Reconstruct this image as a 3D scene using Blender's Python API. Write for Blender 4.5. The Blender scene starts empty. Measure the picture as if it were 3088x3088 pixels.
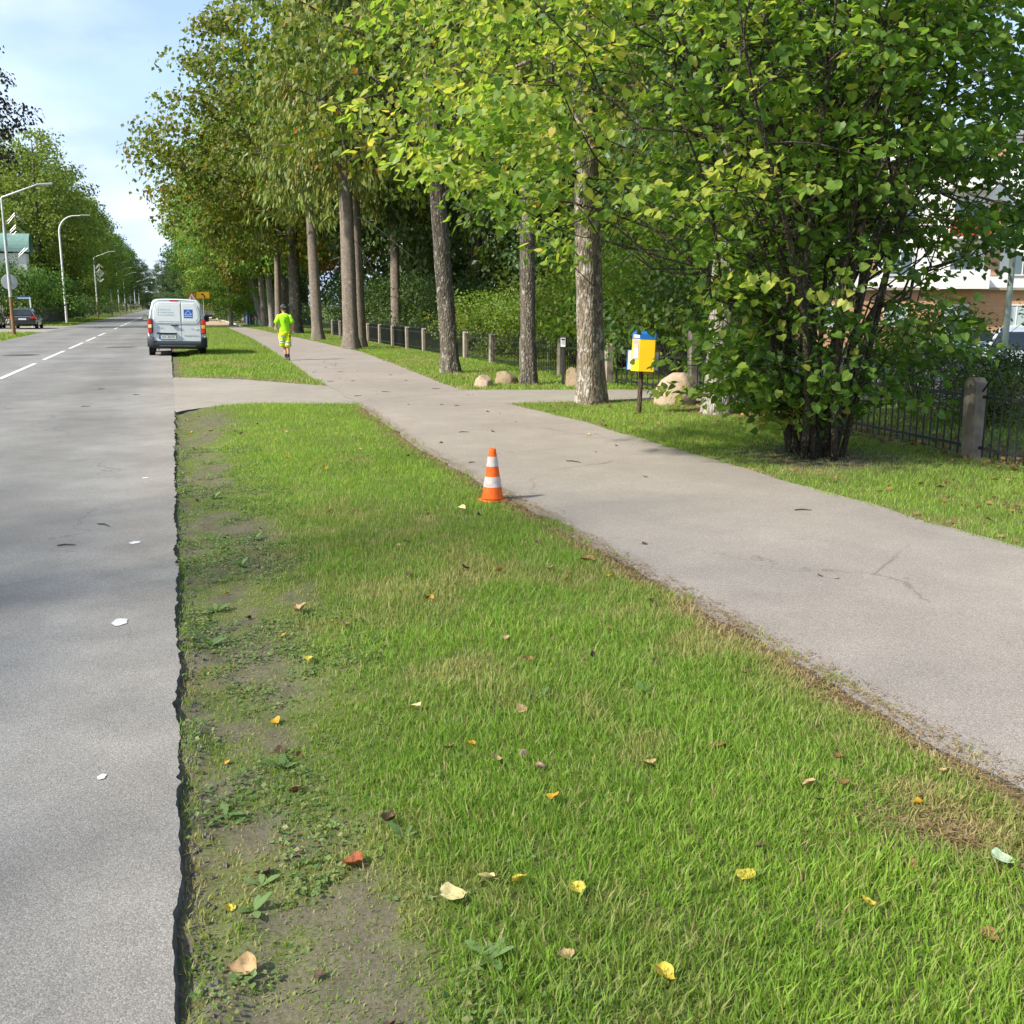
import bpy, bmesh, math, random
import numpy as np
from mathutils import Vector, Matrix

# ------------------------------------------------------------------ camera, sky, sun, exposure
SC = bpy.context.scene
COL = SC.collection
R = math.radians
cam_d = bpy.data.cameras.new('camera')
cam_d.sensor_fit = 'HORIZONTAL'; cam_d.sensor_width = 36.0
cam_d.lens = 36.0 * 1.0
cam_d.clip_start = 0.05; cam_d.clip_end = 4000
cam = bpy.data.objects.new('camera', cam_d); COL.objects.link(cam)
cam.location = (0, 0, 1.70)
cam.rotation_euler = (R(90 - 11.41), 0, R(-18.2))
SC.camera = cam

SUN_EL, SUN_AZ = R(42), math.atan2(-0.975, -0.22)       # from the left, a little behind
W = bpy.data.worlds.new('World'); SC.world = W; W.use_nodes = True
wn = W.node_tree; wn.nodes.clear()
def wnode(t, **k):
    n = wn.nodes.new(t)
    for a, b in k.items(): setattr(n, a, b)
    return n
w_out = wnode('ShaderNodeOutputWorld'); w_bg = wnode('ShaderNodeBackground')
w_sky = wnode('ShaderNodeTexSky', sky_type='NISHITA', sun_disc=False, sun_elevation=SUN_EL, sun_rotation=SUN_AZ,
              altitude=20, air_density=1.0, dust_density=1.2, ozone_density=1.0)
w_tc = wnode('ShaderNodeTexCoord')
w_map = wnode('ShaderNodeMapping'); w_map.inputs['Scale'].default_value = (1.0, 1.0, 2.6); w_map.inputs['Location'].default_value = (0.55, 0.2, 0.1)
w_n1 = wnode('ShaderNodeTexNoise'); w_n1.inputs['Scale'].default_value = 1.9; w_n1.inputs['Detail'].default_value = 6; w_n1.inputs['Roughness'].default_value = 0.52
w_n2 = wnode('ShaderNodeTexNoise'); w_n2.inputs['Scale'].default_value = 4.2; w_n2.inputs['Detail'].default_value = 5; w_n2.inputs['Roughness'].default_value = 0.5
w_cov = wnode('ShaderNodeValToRGB'); w_cov.color_ramp.elements[0].position = 0.38; w_cov.color_ramp.elements[1].position = 0.60
w_col = wnode('ShaderNodeValToRGB')
w_col.color_ramp.elements[0].position = 0.40; w_col.color_ramp.elements[0].color = (2.15, 2.85, 4.3, 1)
w_col.color_ramp.elements[1].position = 0.62; w_col.color_ramp.elements[1].color = (4.2, 4.7, 5.4, 1)
w_mix = wnode('ShaderNodeMix', data_type='RGBA')
L = wn.links.new
L(w_tc.outputs['Generated'], w_map.inputs['Vector'])
L(w_map.outputs[0], w_n1.inputs['Vector']); L(w_map.outputs[0], w_n2.inputs['Vector'])
L(w_n1.outputs[0], w_cov.inputs[0]); L(w_n2.outputs[0], w_col.inputs[0])
L(w_cov.outputs[0], w_mix.inputs[0]); L(w_sky.outputs[0], w_mix.inputs[6]); L(w_col.outputs[0], w_mix.inputs[7])
L(w_mix.outputs[2], w_bg.inputs[0]); L(w_bg.outputs[0], w_out.inputs[0])
w_bg.inputs[1].default_value = 0.125

sun_d = bpy.data.lights.new('sun', 'SUN'); sun_d.energy = 3.8; sun_d.angle = R(2.4); sun_d.color = (1.0, 0.93, 0.80)
sun = bpy.data.objects.new('sun', sun_d); COL.objects.link(sun)
sdir = Vector((math.sin(SUN_AZ) * math.cos(SUN_EL), math.cos(SUN_AZ) * math.cos(SUN_EL), math.sin(SUN_EL)))
sun.rotation_euler = sdir.to_track_quat('Z', 'Y').to_euler()
sun.location = sdir * 60

SC.view_settings.view_transform = 'Standard'; SC.view_settings.look = 'None'
SC.view_settings.exposure = 1.06; SC.view_settings.gamma = 1.0
SC.view_settings.use_curve_mapping = False
SC.cycles.use_denoising = True
SC.cycles.max_bounces = 5; SC.cycles.diffuse_bounces = 3; SC.cycles.glossy_bounces = 2
SC.cycles.transmission_bounces = 3; SC.cycles.transparent_max_bounces = 8
SC.cycles.caustics_reflective = False; SC.cycles.caustics_refractive = False

# ------------------------------------------------------------------ helpers
RNG = np.random.default_rng(11)
random.seed(5)

def link(o, parent=None):
    COL.objects.link(o)
    if parent is not None: o.parent = parent
    return o
def tag(o, label=None, cat=None, group=None, kind=None):
    if label: o['label'] = label
    if cat: o['category'] = cat
    if group: o['group'] = group
    if kind: o['kind'] = kind
    return o
def thing(name, label, cat, loc=(0, 0, 0), rz=0.0, group=None):
    o = bpy.data.objects.new(name, None); o.empty_display_size = 0.1
    link(o); o.location = loc; o.rotation_euler = (0, 0, rz)
    return tag(o, label, cat, group)
def copy_tree(o, parent=None):
    c = o.copy(); link(c, parent)
    for ch in list(o.children): copy_tree(ch, c)
    return c

class MB:
    """collects shapes into one mesh"""
    def __init__(s): s.v = []; s.f = []; s.m = []
    def add(s, vs, fs, m=0):
        b = len(s.v); s.v += [tuple(p) for p in vs]; s.f += [[i + b for i in f] for f in fs]; s.m += [m] * len(fs); return s
    def box(s, c, d, rot=None, m=0, taper=1.0, bevel=0.0):
        x, y, z = d[0] / 2, d[1] / 2, d[2] / 2
        if bevel <= 0:
            vs = [Vector((sx * x * (taper if sz > 0 else 1), sy * y * (taper if sz > 0 else 1), sz * z)) for sz in (-1, 1) for sy in (-1, 1) for sx in (-1, 1)]
            fs = [[0, 2, 3, 1], [4, 5, 7, 6], [0, 1, 5, 4], [2, 6, 7, 3], [0, 4, 6, 2], [1, 3, 7, 5]]
        else:
            b = bevel; vs = []; fs = []
            ring = lambda k, zz: [Vector((px, py, zz)) for px, py in ((-x + k, -y), (x - k, -y), (x, -y + k), (x, y - k), (x - k, y), (-x + k, y), (-x, y - k), (-x, -y + k))]
            inner = lambda k, zz: [Vector((px, py, zz)) for px, py in ((-x + 2 * k, -y + k), (x - 2 * k, -y + k), (x - k, -y + 2 * k), (x - k, y - 2 * k), (x - 2 * k, y - k), (-x + 2 * k, y - k), (-x + k, y - 2 * k), (-x + k, -y + 2 * k))]
            rings = [inner(b, -z), ring(b, -z + b), ring(b, z - b), inner(b, z)]
            for r_ in rings: vs += r_
            for k in range(3):
                for i in range(8):
                    j = (i + 1) % 8; fs.append([k * 8 + i, k * 8 + j, k * 8 + 8 + j, k * 8 + 8 + i])
            fs.append(list(range(7, -1, -1))); fs.append(list(range(24, 32)))
        if rot is not None: vs = [rot @ p for p in vs]
        c = Vector(c); return s.add([p + c for p in vs], fs, m)
    def tube(s, pts, rad, n=10, m=0, caps=True, wob=0.0, rng=None):
        pts = [Vector(p) for p in pts]
        if not hasattr(rad, '__len__'): rad = [rad] * len(pts)
        vs = []; fs = []
        ref = Vector((0, 0, 1)); d0 = (pts[1] - pts[0]).normalized()
        if abs(d0.z) > 0.9: ref = Vector((1, 0, 0))
        u = d0.cross(ref).normalized()
        for i, p in enumerate(pts):
            d = (pts[min(i + 1, len(pts) - 1)] - pts[max(i - 1, 0)]).normalized()
            u = (u - d * u.dot(d)).normalized(); w = d.cross(u)
            for k in range(n):
                a = 2 * math.pi * k / n
                r_ = rad[i] * (1 + (rng.uniform(-wob, wob) if wob else 0))
                vs.append(p + (u * math.cos(a) + w * math.sin(a)) * r_)
        for i in range(len(pts) - 1):
            for k in range(n):
                a, b = i * n + k, i * n + (k + 1) % n
                fs.append([a, b, b + n, a + n])
        if caps:
            fs.append(list(range(n - 1, -1, -1))); q = (len(pts) - 1) * n; fs.append(list(range(q, q + n)))
        return s.add(vs, fs, m)
    def lathe(s, prof, n=24, c=(0, 0, 0), m=0, axis='Z', sq=None):
        vs = []; fs = []
        for r_, z in prof:
            for k in range(n):
                a = 2 * math.pi * k / n
                x, y = r_ * math.cos(a), r_ * math.sin(a)
                p = (x, y, z) if axis == 'Z' else ((z, x, y) if axis == 'X' else (x, z, y))
                vs.append(Vector(p) + Vector(c))
        for i in range(len(prof) - 1):
            for k in range(n):
                a, b = i * n + k, i * n + (k + 1) % n
                fs.append([a, b, b + n, a + n])
        fs.append(list(range(n - 1, -1, -1))); q = (len(prof) - 1) * n; fs.append(list(range(q, q + n)))
        return s.add(vs, fs, m)
    def prism(s, poly, y0, y1, m=0, bev=0.0, fn=None):
        """polygon in XZ from y0 (far) to y1 (near, seen from -Y); optional chamfer on the near face"""
        n = len(poly); cx = sum(p[0] for p in poly) / n; cz = sum(p[1] for p in poly) / n
        rings = [(0.0, y0), (0.0, y1 + (bev if bev else 0))]
        if bev: rings.append((bev, y1))
        vs = []; fs = []
        for k, y in rings:
            for x, z in poly:
                l = math.hypot(x - cx, z - cz); q = max(0, (l - k * 1.3)) / l if l else 1
                vs.append(Vector((cx + (x - cx) * q, y, cz + (z - cz) * q)))
        for r_ in range(len(rings) - 1):
            for i in range(n):
                j = (i + 1) % n; fs.append([r_ * n + i, r_ * n + j, r_ * n + n + j, r_ * n + n + i])
        fs.append(list(range(n - 1, -1, -1))); q = (len(rings) - 1) * n; fs.append(list(range(q, q + n)))
        if fn: vs = [fn(p) for p in vs]
        return s.add(vs, fs, m)
    def sphere(s, c, rad, nu=14, nv=9, m=0, fn=None):
        vs = []; fs = []
        rx, ry, rz = rad if hasattr(rad, '__len__') else (rad,) * 3
        for j in range(nv + 1):
            t = math.pi * j / nv
            for i in range(nu):
                a = 2 * math.pi * i / nu
                p = Vector((rx * math.sin(t) * math.cos(a), ry * math.sin(t) * math.sin(a), rz * math.cos(t)))
                if fn: p = fn(p)
                vs.append(p + Vector(c))
        for j in range(nv):
            for i in range(nu):
                a, b = j * nu + i, j * nu + (i + 1) % nu
                fs.append([a, a + nu, b + nu, b])
        return s.add(vs, fs, m)
    def mesh(s, name, mats, smooth=False, fix=True):
        me = bpy.data.meshes.new(name); me.from_pydata([tuple(p) for p in s.v], [], s.f)
        for m in (mats if isinstance(mats, (list, tuple)) else [mats]): me.materials.append(m)
        me.polygons.foreach_set('material_index', s.m)
        if fix:
            b = bmesh.new(); b.from_mesh(me); bmesh.ops.remove_doubles(b, verts=b.verts, dist=1e-5)
            bmesh.ops.recalc_face_normals(b, faces=b.faces); b.to_mesh(me); b.free()
        if smooth:
            me.polygons.foreach_set('use_smooth', [True] * len(me.polygons))
            if smooth != 'full':
                me.set_sharp_from_angle(angle=R(38))
        me.update(); return me
    def build(s, name, mats, parent=None, smooth=False, loc=None):
        o = bpy.data.objects.new(name, s.mesh(name, mats, smooth)); link(o, parent)
        if loc is not None: o.location = loc
        return o

def np_mesh(name, verts, quads=None, tris=None, mats=(), attrs=None, smooth=False):
    me = bpy.data.meshes.new(name)
    verts = np.asarray(verts, np.float32)
    me.vertices.add(len(verts)); me.vertices.foreach_set('co', verts.ravel())
    parts = []; starts = []; off = 0
    for a, k in ((quads, 4), (tris, 3)):
        if a is not None and len(a):
            a = np.asarray(a, np.int32); parts.append(a.ravel())
            starts.append(off + np.arange(len(a)) * k); off += a.size
    idx = np.concatenate(parts); st = np.concatenate(starts)
    me.loops.add(len(idx)); me.loops.foreach_set('vertex_index', idx)
    me.polygons.add(len(st)); me.polygons.foreach_set('loop_start', st.astype(np.int32))
    me.polygons.foreach_set('use_smooth', np.full(len(st), bool(smooth)))
    for m in mats: me.materials.append(m)
    for k, v in (attrs or {}).items():
        at = me.attributes.new(k, 'FLOAT', 'POINT'); at.data.foreach_set('value', np.asarray(v, np.float32).ravel())
    me.update(); me.validate()
    return me

# value noise
_perm = np.random.default_rng(3).random((256, 256)).astype(np.float64)
def vnoise(x, y, s=1.0, oct=3, off=0.0):
    x = np.asarray(x, float) * s + off; y = np.asarray(y, float) * s + off * 1.7
    tot = 0; amp = 1.0; nrm = 0
    for o in range(oct):
        xi = np.floor(x).astype(int); yi = np.floor(y).astype(int); fx = x - xi; fy = y - yi
        fx = fx * fx * (3 - 2 * fx); fy = fy * fy * (3 - 2 * fy)
        a = _perm[xi % 256, yi % 256]; b = _perm[(xi + 1) % 256, yi % 256]; c = _perm[xi % 256, (yi + 1) % 256]; d = _perm[(xi + 1) % 256, (yi + 1) % 256]
        tot = tot + amp * ((a * (1 - fx) + b * fx) * (1 - fy) + (c * (1 - fx) + d * fx) * fy); nrm += amp
        amp *= 0.5; x = x * 2.03 + 7.1; y = y * 2.03 + 3.3
    return tot / nrm
def sstep(a, b, x):
    t = np.clip((np.asarray(x, float) - a) / (b - a), 0, 1); return t * t * (3 - 2 * t)

# ------------------------------------------------------------------ materials
class Mat:
    def __init__(s, name):
        s.m = bpy.data.materials.new(name); s.m.use_nodes = True; s.t = s.m.node_tree
        s.b = s.t.nodes['Principled BSDF']; s.out = s.t.nodes['Material Output']
    def n(s, t, **k):
        q = s.t.nodes.new(t)
        for a, b in k.items():
            if a in q.inputs.keys(): q.inputs[a].default_value = b
            else: setattr(q, a, b)
        return q
    def l(s, a, b): s.t.links.new(a, b)
    def coord(s, scale=(1, 1, 1), kind='Object', loc=(0, 0, 0)):
        if kind == 'Position': src = s.n('ShaderNodeNewGeometry').outputs['Position']
        else: src = s.n('ShaderNodeTexCoord').outputs[kind]
        mp = s.n('ShaderNodeMapping'); mp.inputs['Scale'].default_value = scale; mp.inputs['Location'].default_value = loc
        s.l(src, mp.inputs[0]); return mp.outputs[0]
    def noise(s, vec, scale, detail=3, rough=0.55, dist=0.0):
        q = s.n('ShaderNodeTexNoise'); q.inputs['Scale'].default_value = scale; q.inputs['Detail'].default_value = detail
        q.inputs['Roughness'].default_value = rough; q.inputs['Distortion'].default_value = dist
        s.l(vec, q.inputs['Vector']); return q.outputs[0]
    def voro(s, vec, scale, out='Distance', feature='F1'):
        q = s.n('ShaderNodeTexVoronoi', feature=feature); q.inputs['Scale'].default_value = scale
        s.l(vec, q.inputs['Vector']); return q.outputs[out]
    def ramp(s, fac, stops, interp='LINEAR'):
        q = s.n('ShaderNodeValToRGB'); cr = q.color_ramp; cr.interpolation = interp
        while len(cr.elements) < len(stops): cr.elements.new(0.5)
        for e, (p, c) in zip(cr.elements, stops):
            e.position = p; e.color = (*c, 1) if hasattr(c, '__len__') else (c, c, c, 1)
        s.l(fac, q.inputs[0]); return q.outputs[0]
    def mix(s, fac, a, b, mode='MIX'):
        q = s.n('ShaderNodeMix', data_type='RGBA', blend_type=mode)
        for v, i in ((fac, 0), (a, 6), (b, 7)):
            if hasattr(v, 'links') or hasattr(v, 'is_linked'): s.l(v, q.inputs[i])
            else: q.inputs[i].default_value = (*v, 1) if hasattr(v, '__len__') else v
        return q.outputs[2]
    def math(s, op, a, b=None):
        q = s.n('ShaderNodeMath', operation=op)
        for v, i in ((a, 0), (b, 1)):
            if v is None: continue
            if hasattr(v, 'is_linked'): s.l(v, q.inputs[i])
            else: q.inputs[i].default_value = v
        return q.outputs[0]
    def attr(s, name):
        q = s.n('ShaderNodeAttribute'); q.attribute_name = name; return q.outputs['Fac']
    def bump(s, h, strength=0.4, dist=0.01):
        q = s.n('ShaderNodeBump'); q.inputs['Strength'].default_value = strength; q.inputs['Distance'].default_value = dist
        s.l(h, q.inputs['Height']); s.l(q.outputs[0], s.b.inputs['Normal']); return s
    def col(s, c):
        if hasattr(c, 'is_linked'): s.l(c, s.b.inputs['Base Color'])
        else: s.b.inputs['Base Color'].default_value = (*c, 1)
        return s
    def rough(s, r_, spec=None, metal=None, coat=None):
        s.b.inputs['Roughness'].default_value = r_
        if spec is not None: s.b.inputs['Specular IOR Level'].default_value = spec
        if metal is not None: s.b.inputs['Metallic'].default_value = metal
        if coat is not None: s.b.inputs['Coat Weight'].default_value = coat; s.b.inputs['Coat Roughness'].default_value = 0.06
        return s

def plain(name, c, rough=0.6, var=0.12, scale=6, metal=None, spec=None, coat=None, bump=0.0):
    """one colour with a little wear"""
    q = Mat(name); v = q.coord()
    nz = q.noise(v, scale, 5, 0.6)
    a = tuple(x * (1 - var) for x in c); b = tuple(min(1, x * (1 + var)) for x in c)
    q.col(q.ramp(nz, [(0.3, a), (0.7, b)])); q.rough(rough, spec, metal, coat)
    if bump: q.bump(q.noise(v, scale * 8, 3), bump, 0.003)
    return q.m

def leaf_mat(name, stops, trans=0.42, tcol=1.5, rough=0.5, hue=True):
    q = Mat(name)
    rnd = q.attr('rnd')
    c = q.ramp(rnd, stops)
    if hue:
        oi = q.n('ShaderNodeObjectInfo')
        hs = q.n('ShaderNodeHueSaturation'); hs.inputs['Saturation'].default_value = 1.0
        q.l(q.math('ADD', q.math('MULTIPLY', oi.outputs['Random'], 0.03), 0.485), hs.inputs['Hue'])
        q.l(q.math('ADD', q.math('MULTIPLY', oi.outputs['Random'], 0.3), 0.85), hs.inputs['Value'])
        q.l(c, hs.inputs['Color']); c = hs.outputs[0]
    q.col(c); q.rough(rough, 0.35)
    tr = q.n('ShaderNodeBsdfTranslucent')
    q.l(q.mix(1.0, c, (tcol, tcol * 1.05, tcol * 0.55), 'MULTIPLY'), tr.inputs[0])
    ms = q.n('ShaderNodeMixShader'); ms.inputs[0].default_value = trans
    q.l(q.b.outputs[0], ms.inputs[1]); q.l(tr.outputs[0], ms.inputs[2]); q.l(ms.outputs[0], q.out.inputs[0])
    return q.m

def bark_mat(name, dark, light, lichen=None, lich_amt=0.5, stretch=0.25, scale=9):
    q = Mat(name); v = q.coord((1, 1, stretch)); v2 = q.coord((1, 1, 0.7))
    rid = q.noise(v, scale, 5, 0.62, 0.6); fine = q.noise(v, scale * 5, 4, 0.6)
    cr = q.voro(v, scale * 2.0, 'Distance', 'DISTANCE_TO_EDGE')
    c = q.ramp(rid, [(0.33, dark), (0.62, light)])
    c = q.mix(q.ramp(cr, [(0.0, 0.55), (0.12, 0.0)]), c, tuple(x * 0.35 for x in dark))
    c = q.mix(0.35, c, q.ramp(fine, [(0.3, tuple(x * 0.5 for x in dark)), (0.7, light)]))
    if lichen:
        ln = q.noise(v2, 8.5, 6, 0.70); 
        c = q.mix(q.ramp(ln, [(lich_amt, 0.0), (lich_amt + 0.07, 0.9)]), c, lichen)
        l2 = q.noise(v2, 27.0, 4, 0.6)
        c = q.mix(q.ramp(l2, [(0.60, 0.0), (0.66, 0.7)]), c, tuple(min(1, x * 1.25) for x in lichen))
    q.col(c); q.rough(0.9, 0.15)
    h = q.math('ADD', q.math('MULTIPLY', rid, 0.6), q.math('ADD', q.math('MULTIPLY', q.ramp(cr, [(0, 0), (0.2, 1)]), 0.5), q.math('MULTIPLY', fine, 0.3)))
    q.bump(h, 0.9, 0.03)
    return q.m

def asphalt(name, base, tint, stone=170, wear=0.2, bstr=0.55):
    q = Mat(name); v = q.coord(kind='Position')
    big = q.noise(v, 0.35, 4, 0.55); med = q.noise(v, 2.3, 5, 0.6)
    vs = q.voro(v, stone, 'Color'); vd = q.voro(v, stone, 'Distance'); fin = q.noise(v, stone * 1.6, 2)
    sep = q.n('ShaderNodeSeparateColor'); q.l(vs, sep.inputs[0])
    k = lambda f: tuple(x * f for x in base)
    c = q.ramp(sep.outputs[0], [(0.0, k(0.72)), (0.35, k(0.92)), (0.75, k(1.06)), (1.0, tuple(x * 1.20 for x in tint))])
    c = q.mix(q.ramp(vd, [(0.45, 0.0), (0.75, 0.40)]), c, k(0.5))
    c = q.mix(1.0, c, q.ramp(big, [(0.3, 1 - wear), (0.7, 1 + wear)]), 'MULTIPLY')
    c = q.mix(1.0, c, q.ramp(med, [(0.3, 1 - wear * 0.6), (0.7, 1 + wear * 0.6)]), 'MULTIPLY')
    # cracks
    warp = q.noise(v, 1.7, 4, 0.6)
    wv = q.n('ShaderNodeVectorMath', operation='SCALE'); wv.inputs['Scale'].default_value = 1.0
    ad = q.n('ShaderNodeVectorMath', operation='ADD'); cmb = q.n('ShaderNodeCombineXYZ')
    q.l(warp, cmb.inputs[0]); q.l(warp, cmb.inputs[1]); q.l(v, ad.inputs[0]); q.l(cmb.outputs[0], ad.inputs[1])
    ck = q.voro(ad.outputs[0], 0.23, 'Distance', 'DISTANCE_TO_EDGE')
    ckm = q.math('MULTIPLY', q.ramp(ck, [(0.0, 1.0), (0.0022, 0.0)]), q.ramp(q.noise(v, 0.8, 2), [(0.48, 0.0), (0.58, 0.5)]))
    c = q.mix(ckm, c, k(0.25))
    q.col(c); q.rough(0.88, 0.25)
    h = q.math('ADD', q.math('MULTIPLY', q.math('SUBTRACT', 1.0, vd), 0.7), q.math('MULTIPLY', fin, 0.4))
    q.bump(h, bstr, 0.004)
    return q

M = {}
M['road'] = asphalt('road_asphalt', (0.150, 0.148, 0.143), (0.19, 0.187, 0.18), 150).m
M['path'] = asphalt('path_asphalt', (0.302, 0.266, 0.232), (0.335, 0.30, 0.268), 190, 0.12).m
M['drive'] = asphalt('driveway_asphalt', (0.300, 0.270, 0.232), (0.34, 0.31, 0.27), 190, 0.14).m
M['lot'] = asphalt('parking_asphalt', (0.20, 0.18, 0.17), (0.24, 0.22, 0.2), 60, 0.12).m
M['newpave'] = plain('tan_paving', (0.40, 0.30, 0.20), 0.85, 0.08, 2)
M['kerb'] = plain('pale_kerb_stone', (0.55, 0.52, 0.47), 0.8, 0.08, 4)
M['paint'] = plain('road_paint', (0.58, 0.58, 0.56), 0.7, 0.14, 9)
M['edge_tar'] = plain('broken_asphalt_edge', (0.085, 0.082, 0.078), 0.95, 0.5, 30, bump=0.8)

def ground_mat():
    q = Mat('ground_soil_and_turf'); v = q.coord(kind='Position')
    dirt = q.attr('dirt'); thatch = q.attr('thatch')
    n1 = q.noise(v, 9, 6, 0.65); n2 = q.noise(v, 60, 4, 0.6); n3 = q.noise(v, 0.6, 4)
    soil = q.mix(0.5, q.ramp(n1, [(0.3, (0.075, 0.063, 0.050)), (0.7, (0.190, 0.160, 0.125))]), q.ramp(n2, [(0.3, (0.05, 0.042, 0.034)), (0.75, (0.19, 0.16, 0.125))]))
    turf = q.mix(0.5, q.ramp(n1, [(0.3, (0.075, 0.105, 0.026)), (0.7, (0.145, 0.175, 0.048))]), q.ramp(n2, [(0.3, (0.06, 0.085, 0.022)), (0.7, (0.18, 0.18, 0.065))]))
    turf = q.mix(1.0, turf, q.ramp(n3, [(0.3, 0.8), (0.7, 1.2)]), 'MULTIPLY')
    dry = q.ramp(n2, [(0.3, (0.075, 0.05, 0.028)), (0.55, (0.17, 0.12, 0.065)), (0.75, (0.27, 0.21, 0.11))])
    c = q.mix(dirt, turf, soil); c = q.mix(thatch, c, dry)
    q.col(c); q.rough(0.95, 0.1)
    q.bump(q.math('ADD', n1, q.math('MULTIPLY', n2, 0.5)), 0.6, 0.02)
    return q.m
M['ground'] = ground_mat()

# ------------------------------------------------------------------ the setting: ground, road, path, driveway
PL = lambda y: np.interp(y, [-30, 12, 17, 21, 25, 33, 55, 88], [2.75, 2.78, 3.00, 3.14, 3.12, 3.40, 4.05, 4.30])
PR = lambda y: np.interp(y, [-30, 8, 14, 17, 21, 29, 38, 50, 75, 88], [5.55, 5.68, 5.75, 5.60, 5.62, 6.15, 6.70, 6.60, 6.0, 5.5])
DN = lambda x: np.interp(x, [0, .12, .4, .8, 1.6, 2.75, 3.2, 5.5, 7.0, 8.5, 9.0, 20], [17.45, 17.72, 18.08, 18.30, 18.36, 18.12, 17.9, 17.2, 17.25, 16.9, 16.7, 12.5])
DF = lambda x: np.interp(x, [0, .5, 1.46, 2.97, 3.3, 5.6, 10.3, 20], [26.1, 25.75, 25.05, 22.5, 22.3, 20.4, 18.95, 15.8])
def hz(x, y):
    x = np.asarray(x, float); y = np.asarray(y, float)
    z = -0.040 + 0.040 * sstep(0.0, 0.8, x) + 0.030 * sstep(.5, .75, vnoise(x, y, 7.0, 3, 51)) * (1 - sstep(.0, .25, x)) + 0.02 * np.exp(-((x - 1.5) / 0.8) ** 2)
    z = z + 0.03 * (vnoise(x, y, 1.6, 3) - 0.5) + 0.012 * (vnoise(x, y, 9, 2, 5) - 0.5) + 0.012 * (vnoise(x, y, 30, 2, 15) - .5) * (x < 1.0)
    z = np.where((x > 2.2) & (x < 6.4), np.minimum(z, -0.003), z)
    z = np.where(x > 6.4, np.minimum(z, 0.03), z)
    z = z - 0.85 * sstep(11, 30, x)
    far = sstep(27, 40, y) * (x < 10)
    z = z * (1 - far) + far * np.where(x < 0.6, -0.05, -0.015)
    left = x < -0.13
    z = np.where(left, -0.07 + 0.07 * sstep(7.85, 8.6, -x), z)
    return z
def in_road(x, y, m=0.0): return (x < -.105 - m) & (x > -7.8 + m)
def in_path(x, y, m=0.0): return (x > PL(y) + m) & (x < PR(y) - m) & (y < 89)
def in_drive(x, y, m=0.0): return (x >= -0.05) & (x < 16) & (y > DN(x) + m) & (y < DF(x) - m)
def in_pave(x, y, m=0.0): return (x > 0.25 + m) & (x < 5.5 - m) & (y > 88.6 + m) & (y < 240)
def in_side(x, y, m=0.0): return (x < -7.8 - m) & (x > -60) & (y > 73 + m) & (y < 94 - m)
def in_lot(x, y, m=0.0): return (x > 16 + m) & (x < 44) & (y > 8 + m) & (y < 46)
def dirt_f(x, y):
    x = np.asarray(x, float); y = np.asarray(y, float)
    n = vnoise(x, y * 0.6, 2.6, 4, 2.0)
    d = (1 - sstep(-0.06, 0.06, x)) * 0.85
    rim = 0.42 + 0.34 * (vnoise(x * 0, y, 0.9, 3, 31) - .5) + 0.30 * (vnoise(x, y, 4.0, 3, 33) - .5)
    d = np.maximum(d, (1 - sstep(rim - .16, rim + .12, x)) * (0.26 + 0.56 * sstep(.47, .64, vnoise(x, y, 5.5, 4, 37))))
    d = np.maximum(d, 0.72 * sstep(0.52, 0.64, n) * (1 - sstep(0.5, 0.95, x)))
    # worn bare streak close to the camera and beside the driveway mouth
    d = np.maximum(d, 0.82 * sstep(0.53, 0.66, n + 0.24 * np.exp(-((x - 0.41) / 0.11) ** 2) * (1 - sstep(3.0, 3.7, y))) * (1 - sstep(0.5, 0.65, x)) * sstep(.2, .32, x))
    d = np.maximum(d, 0.9 * np.exp(-(((x - 0.55) / 0.42) ** 2 + ((y - 16.0) / 1.5) ** 2)))
    d = np.maximum(d, 0.85 * np.exp(-(((x - 0.5) / 0.30) ** 2 + ((y - 7.0) / 0.5) ** 2)))
    d = np.maximum(d, 0.85 * np.exp(-(((x - 0.33) / 0.22) ** 2 + ((y - 5.0) / 0.5) ** 2)))
    d = np.where((y > DF(np.clip(x, 0, 20)) - 0.1), np.maximum((1 - sstep(0.0, 0.9, y - DF(np.clip(x, 0, 20)))) * sstep(0.3, 0.5, n + 0.1) * (x < 3.2), (1 - sstep(0.1, 0.3, x)) * 0.8), d)
    d = np.where(x < -0.12, 0.15, d)
    # dry bare soil round the hazel and along the fence
    r = np.hypot(x - 7.0, y - 10.0)
    d = np.maximum(d, (1 - sstep(0.5, 1.5, r)) * 0.9)
    d = np.maximum(d, 0.75 * np.exp(-((x - 8.9) / 0.6) ** 2) * (y < 17) * (y > 2))
    return np.clip(d, 0, 1)
def thatch_f(x, y):
    n = vnoise(x, y, 5, 3, 9)
    t = np.exp(-((PL(y) - x) / 0.15) ** 2) * (x < PL(y) + 0.05) * (y < 17.5) * sstep(0.25, 0.5, n)
    t = np.maximum(t, 0.8 * np.exp(-((x - PR(y)) / 0.10) ** 2) * (x > PR(y) - 0.05) * sstep(0.3, 0.6, n))
    t = np.maximum(t, 0.9 * np.exp(-(((x - 2.3) / 0.22) ** 2 + ((y - 2.5) / 0.2) ** 2)))
    for tx, ty in ((7.03, 16.9), (7.41, 21.35), (6.8, 41.3), (8.2, 14.6)):
        t = np.maximum(t, 0.8 * np.exp(-(((x - tx) / 0.45) ** 2 + ((y - ty) / 0.5) ** 2)))
    return np.clip(t, 0, 1)

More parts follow.
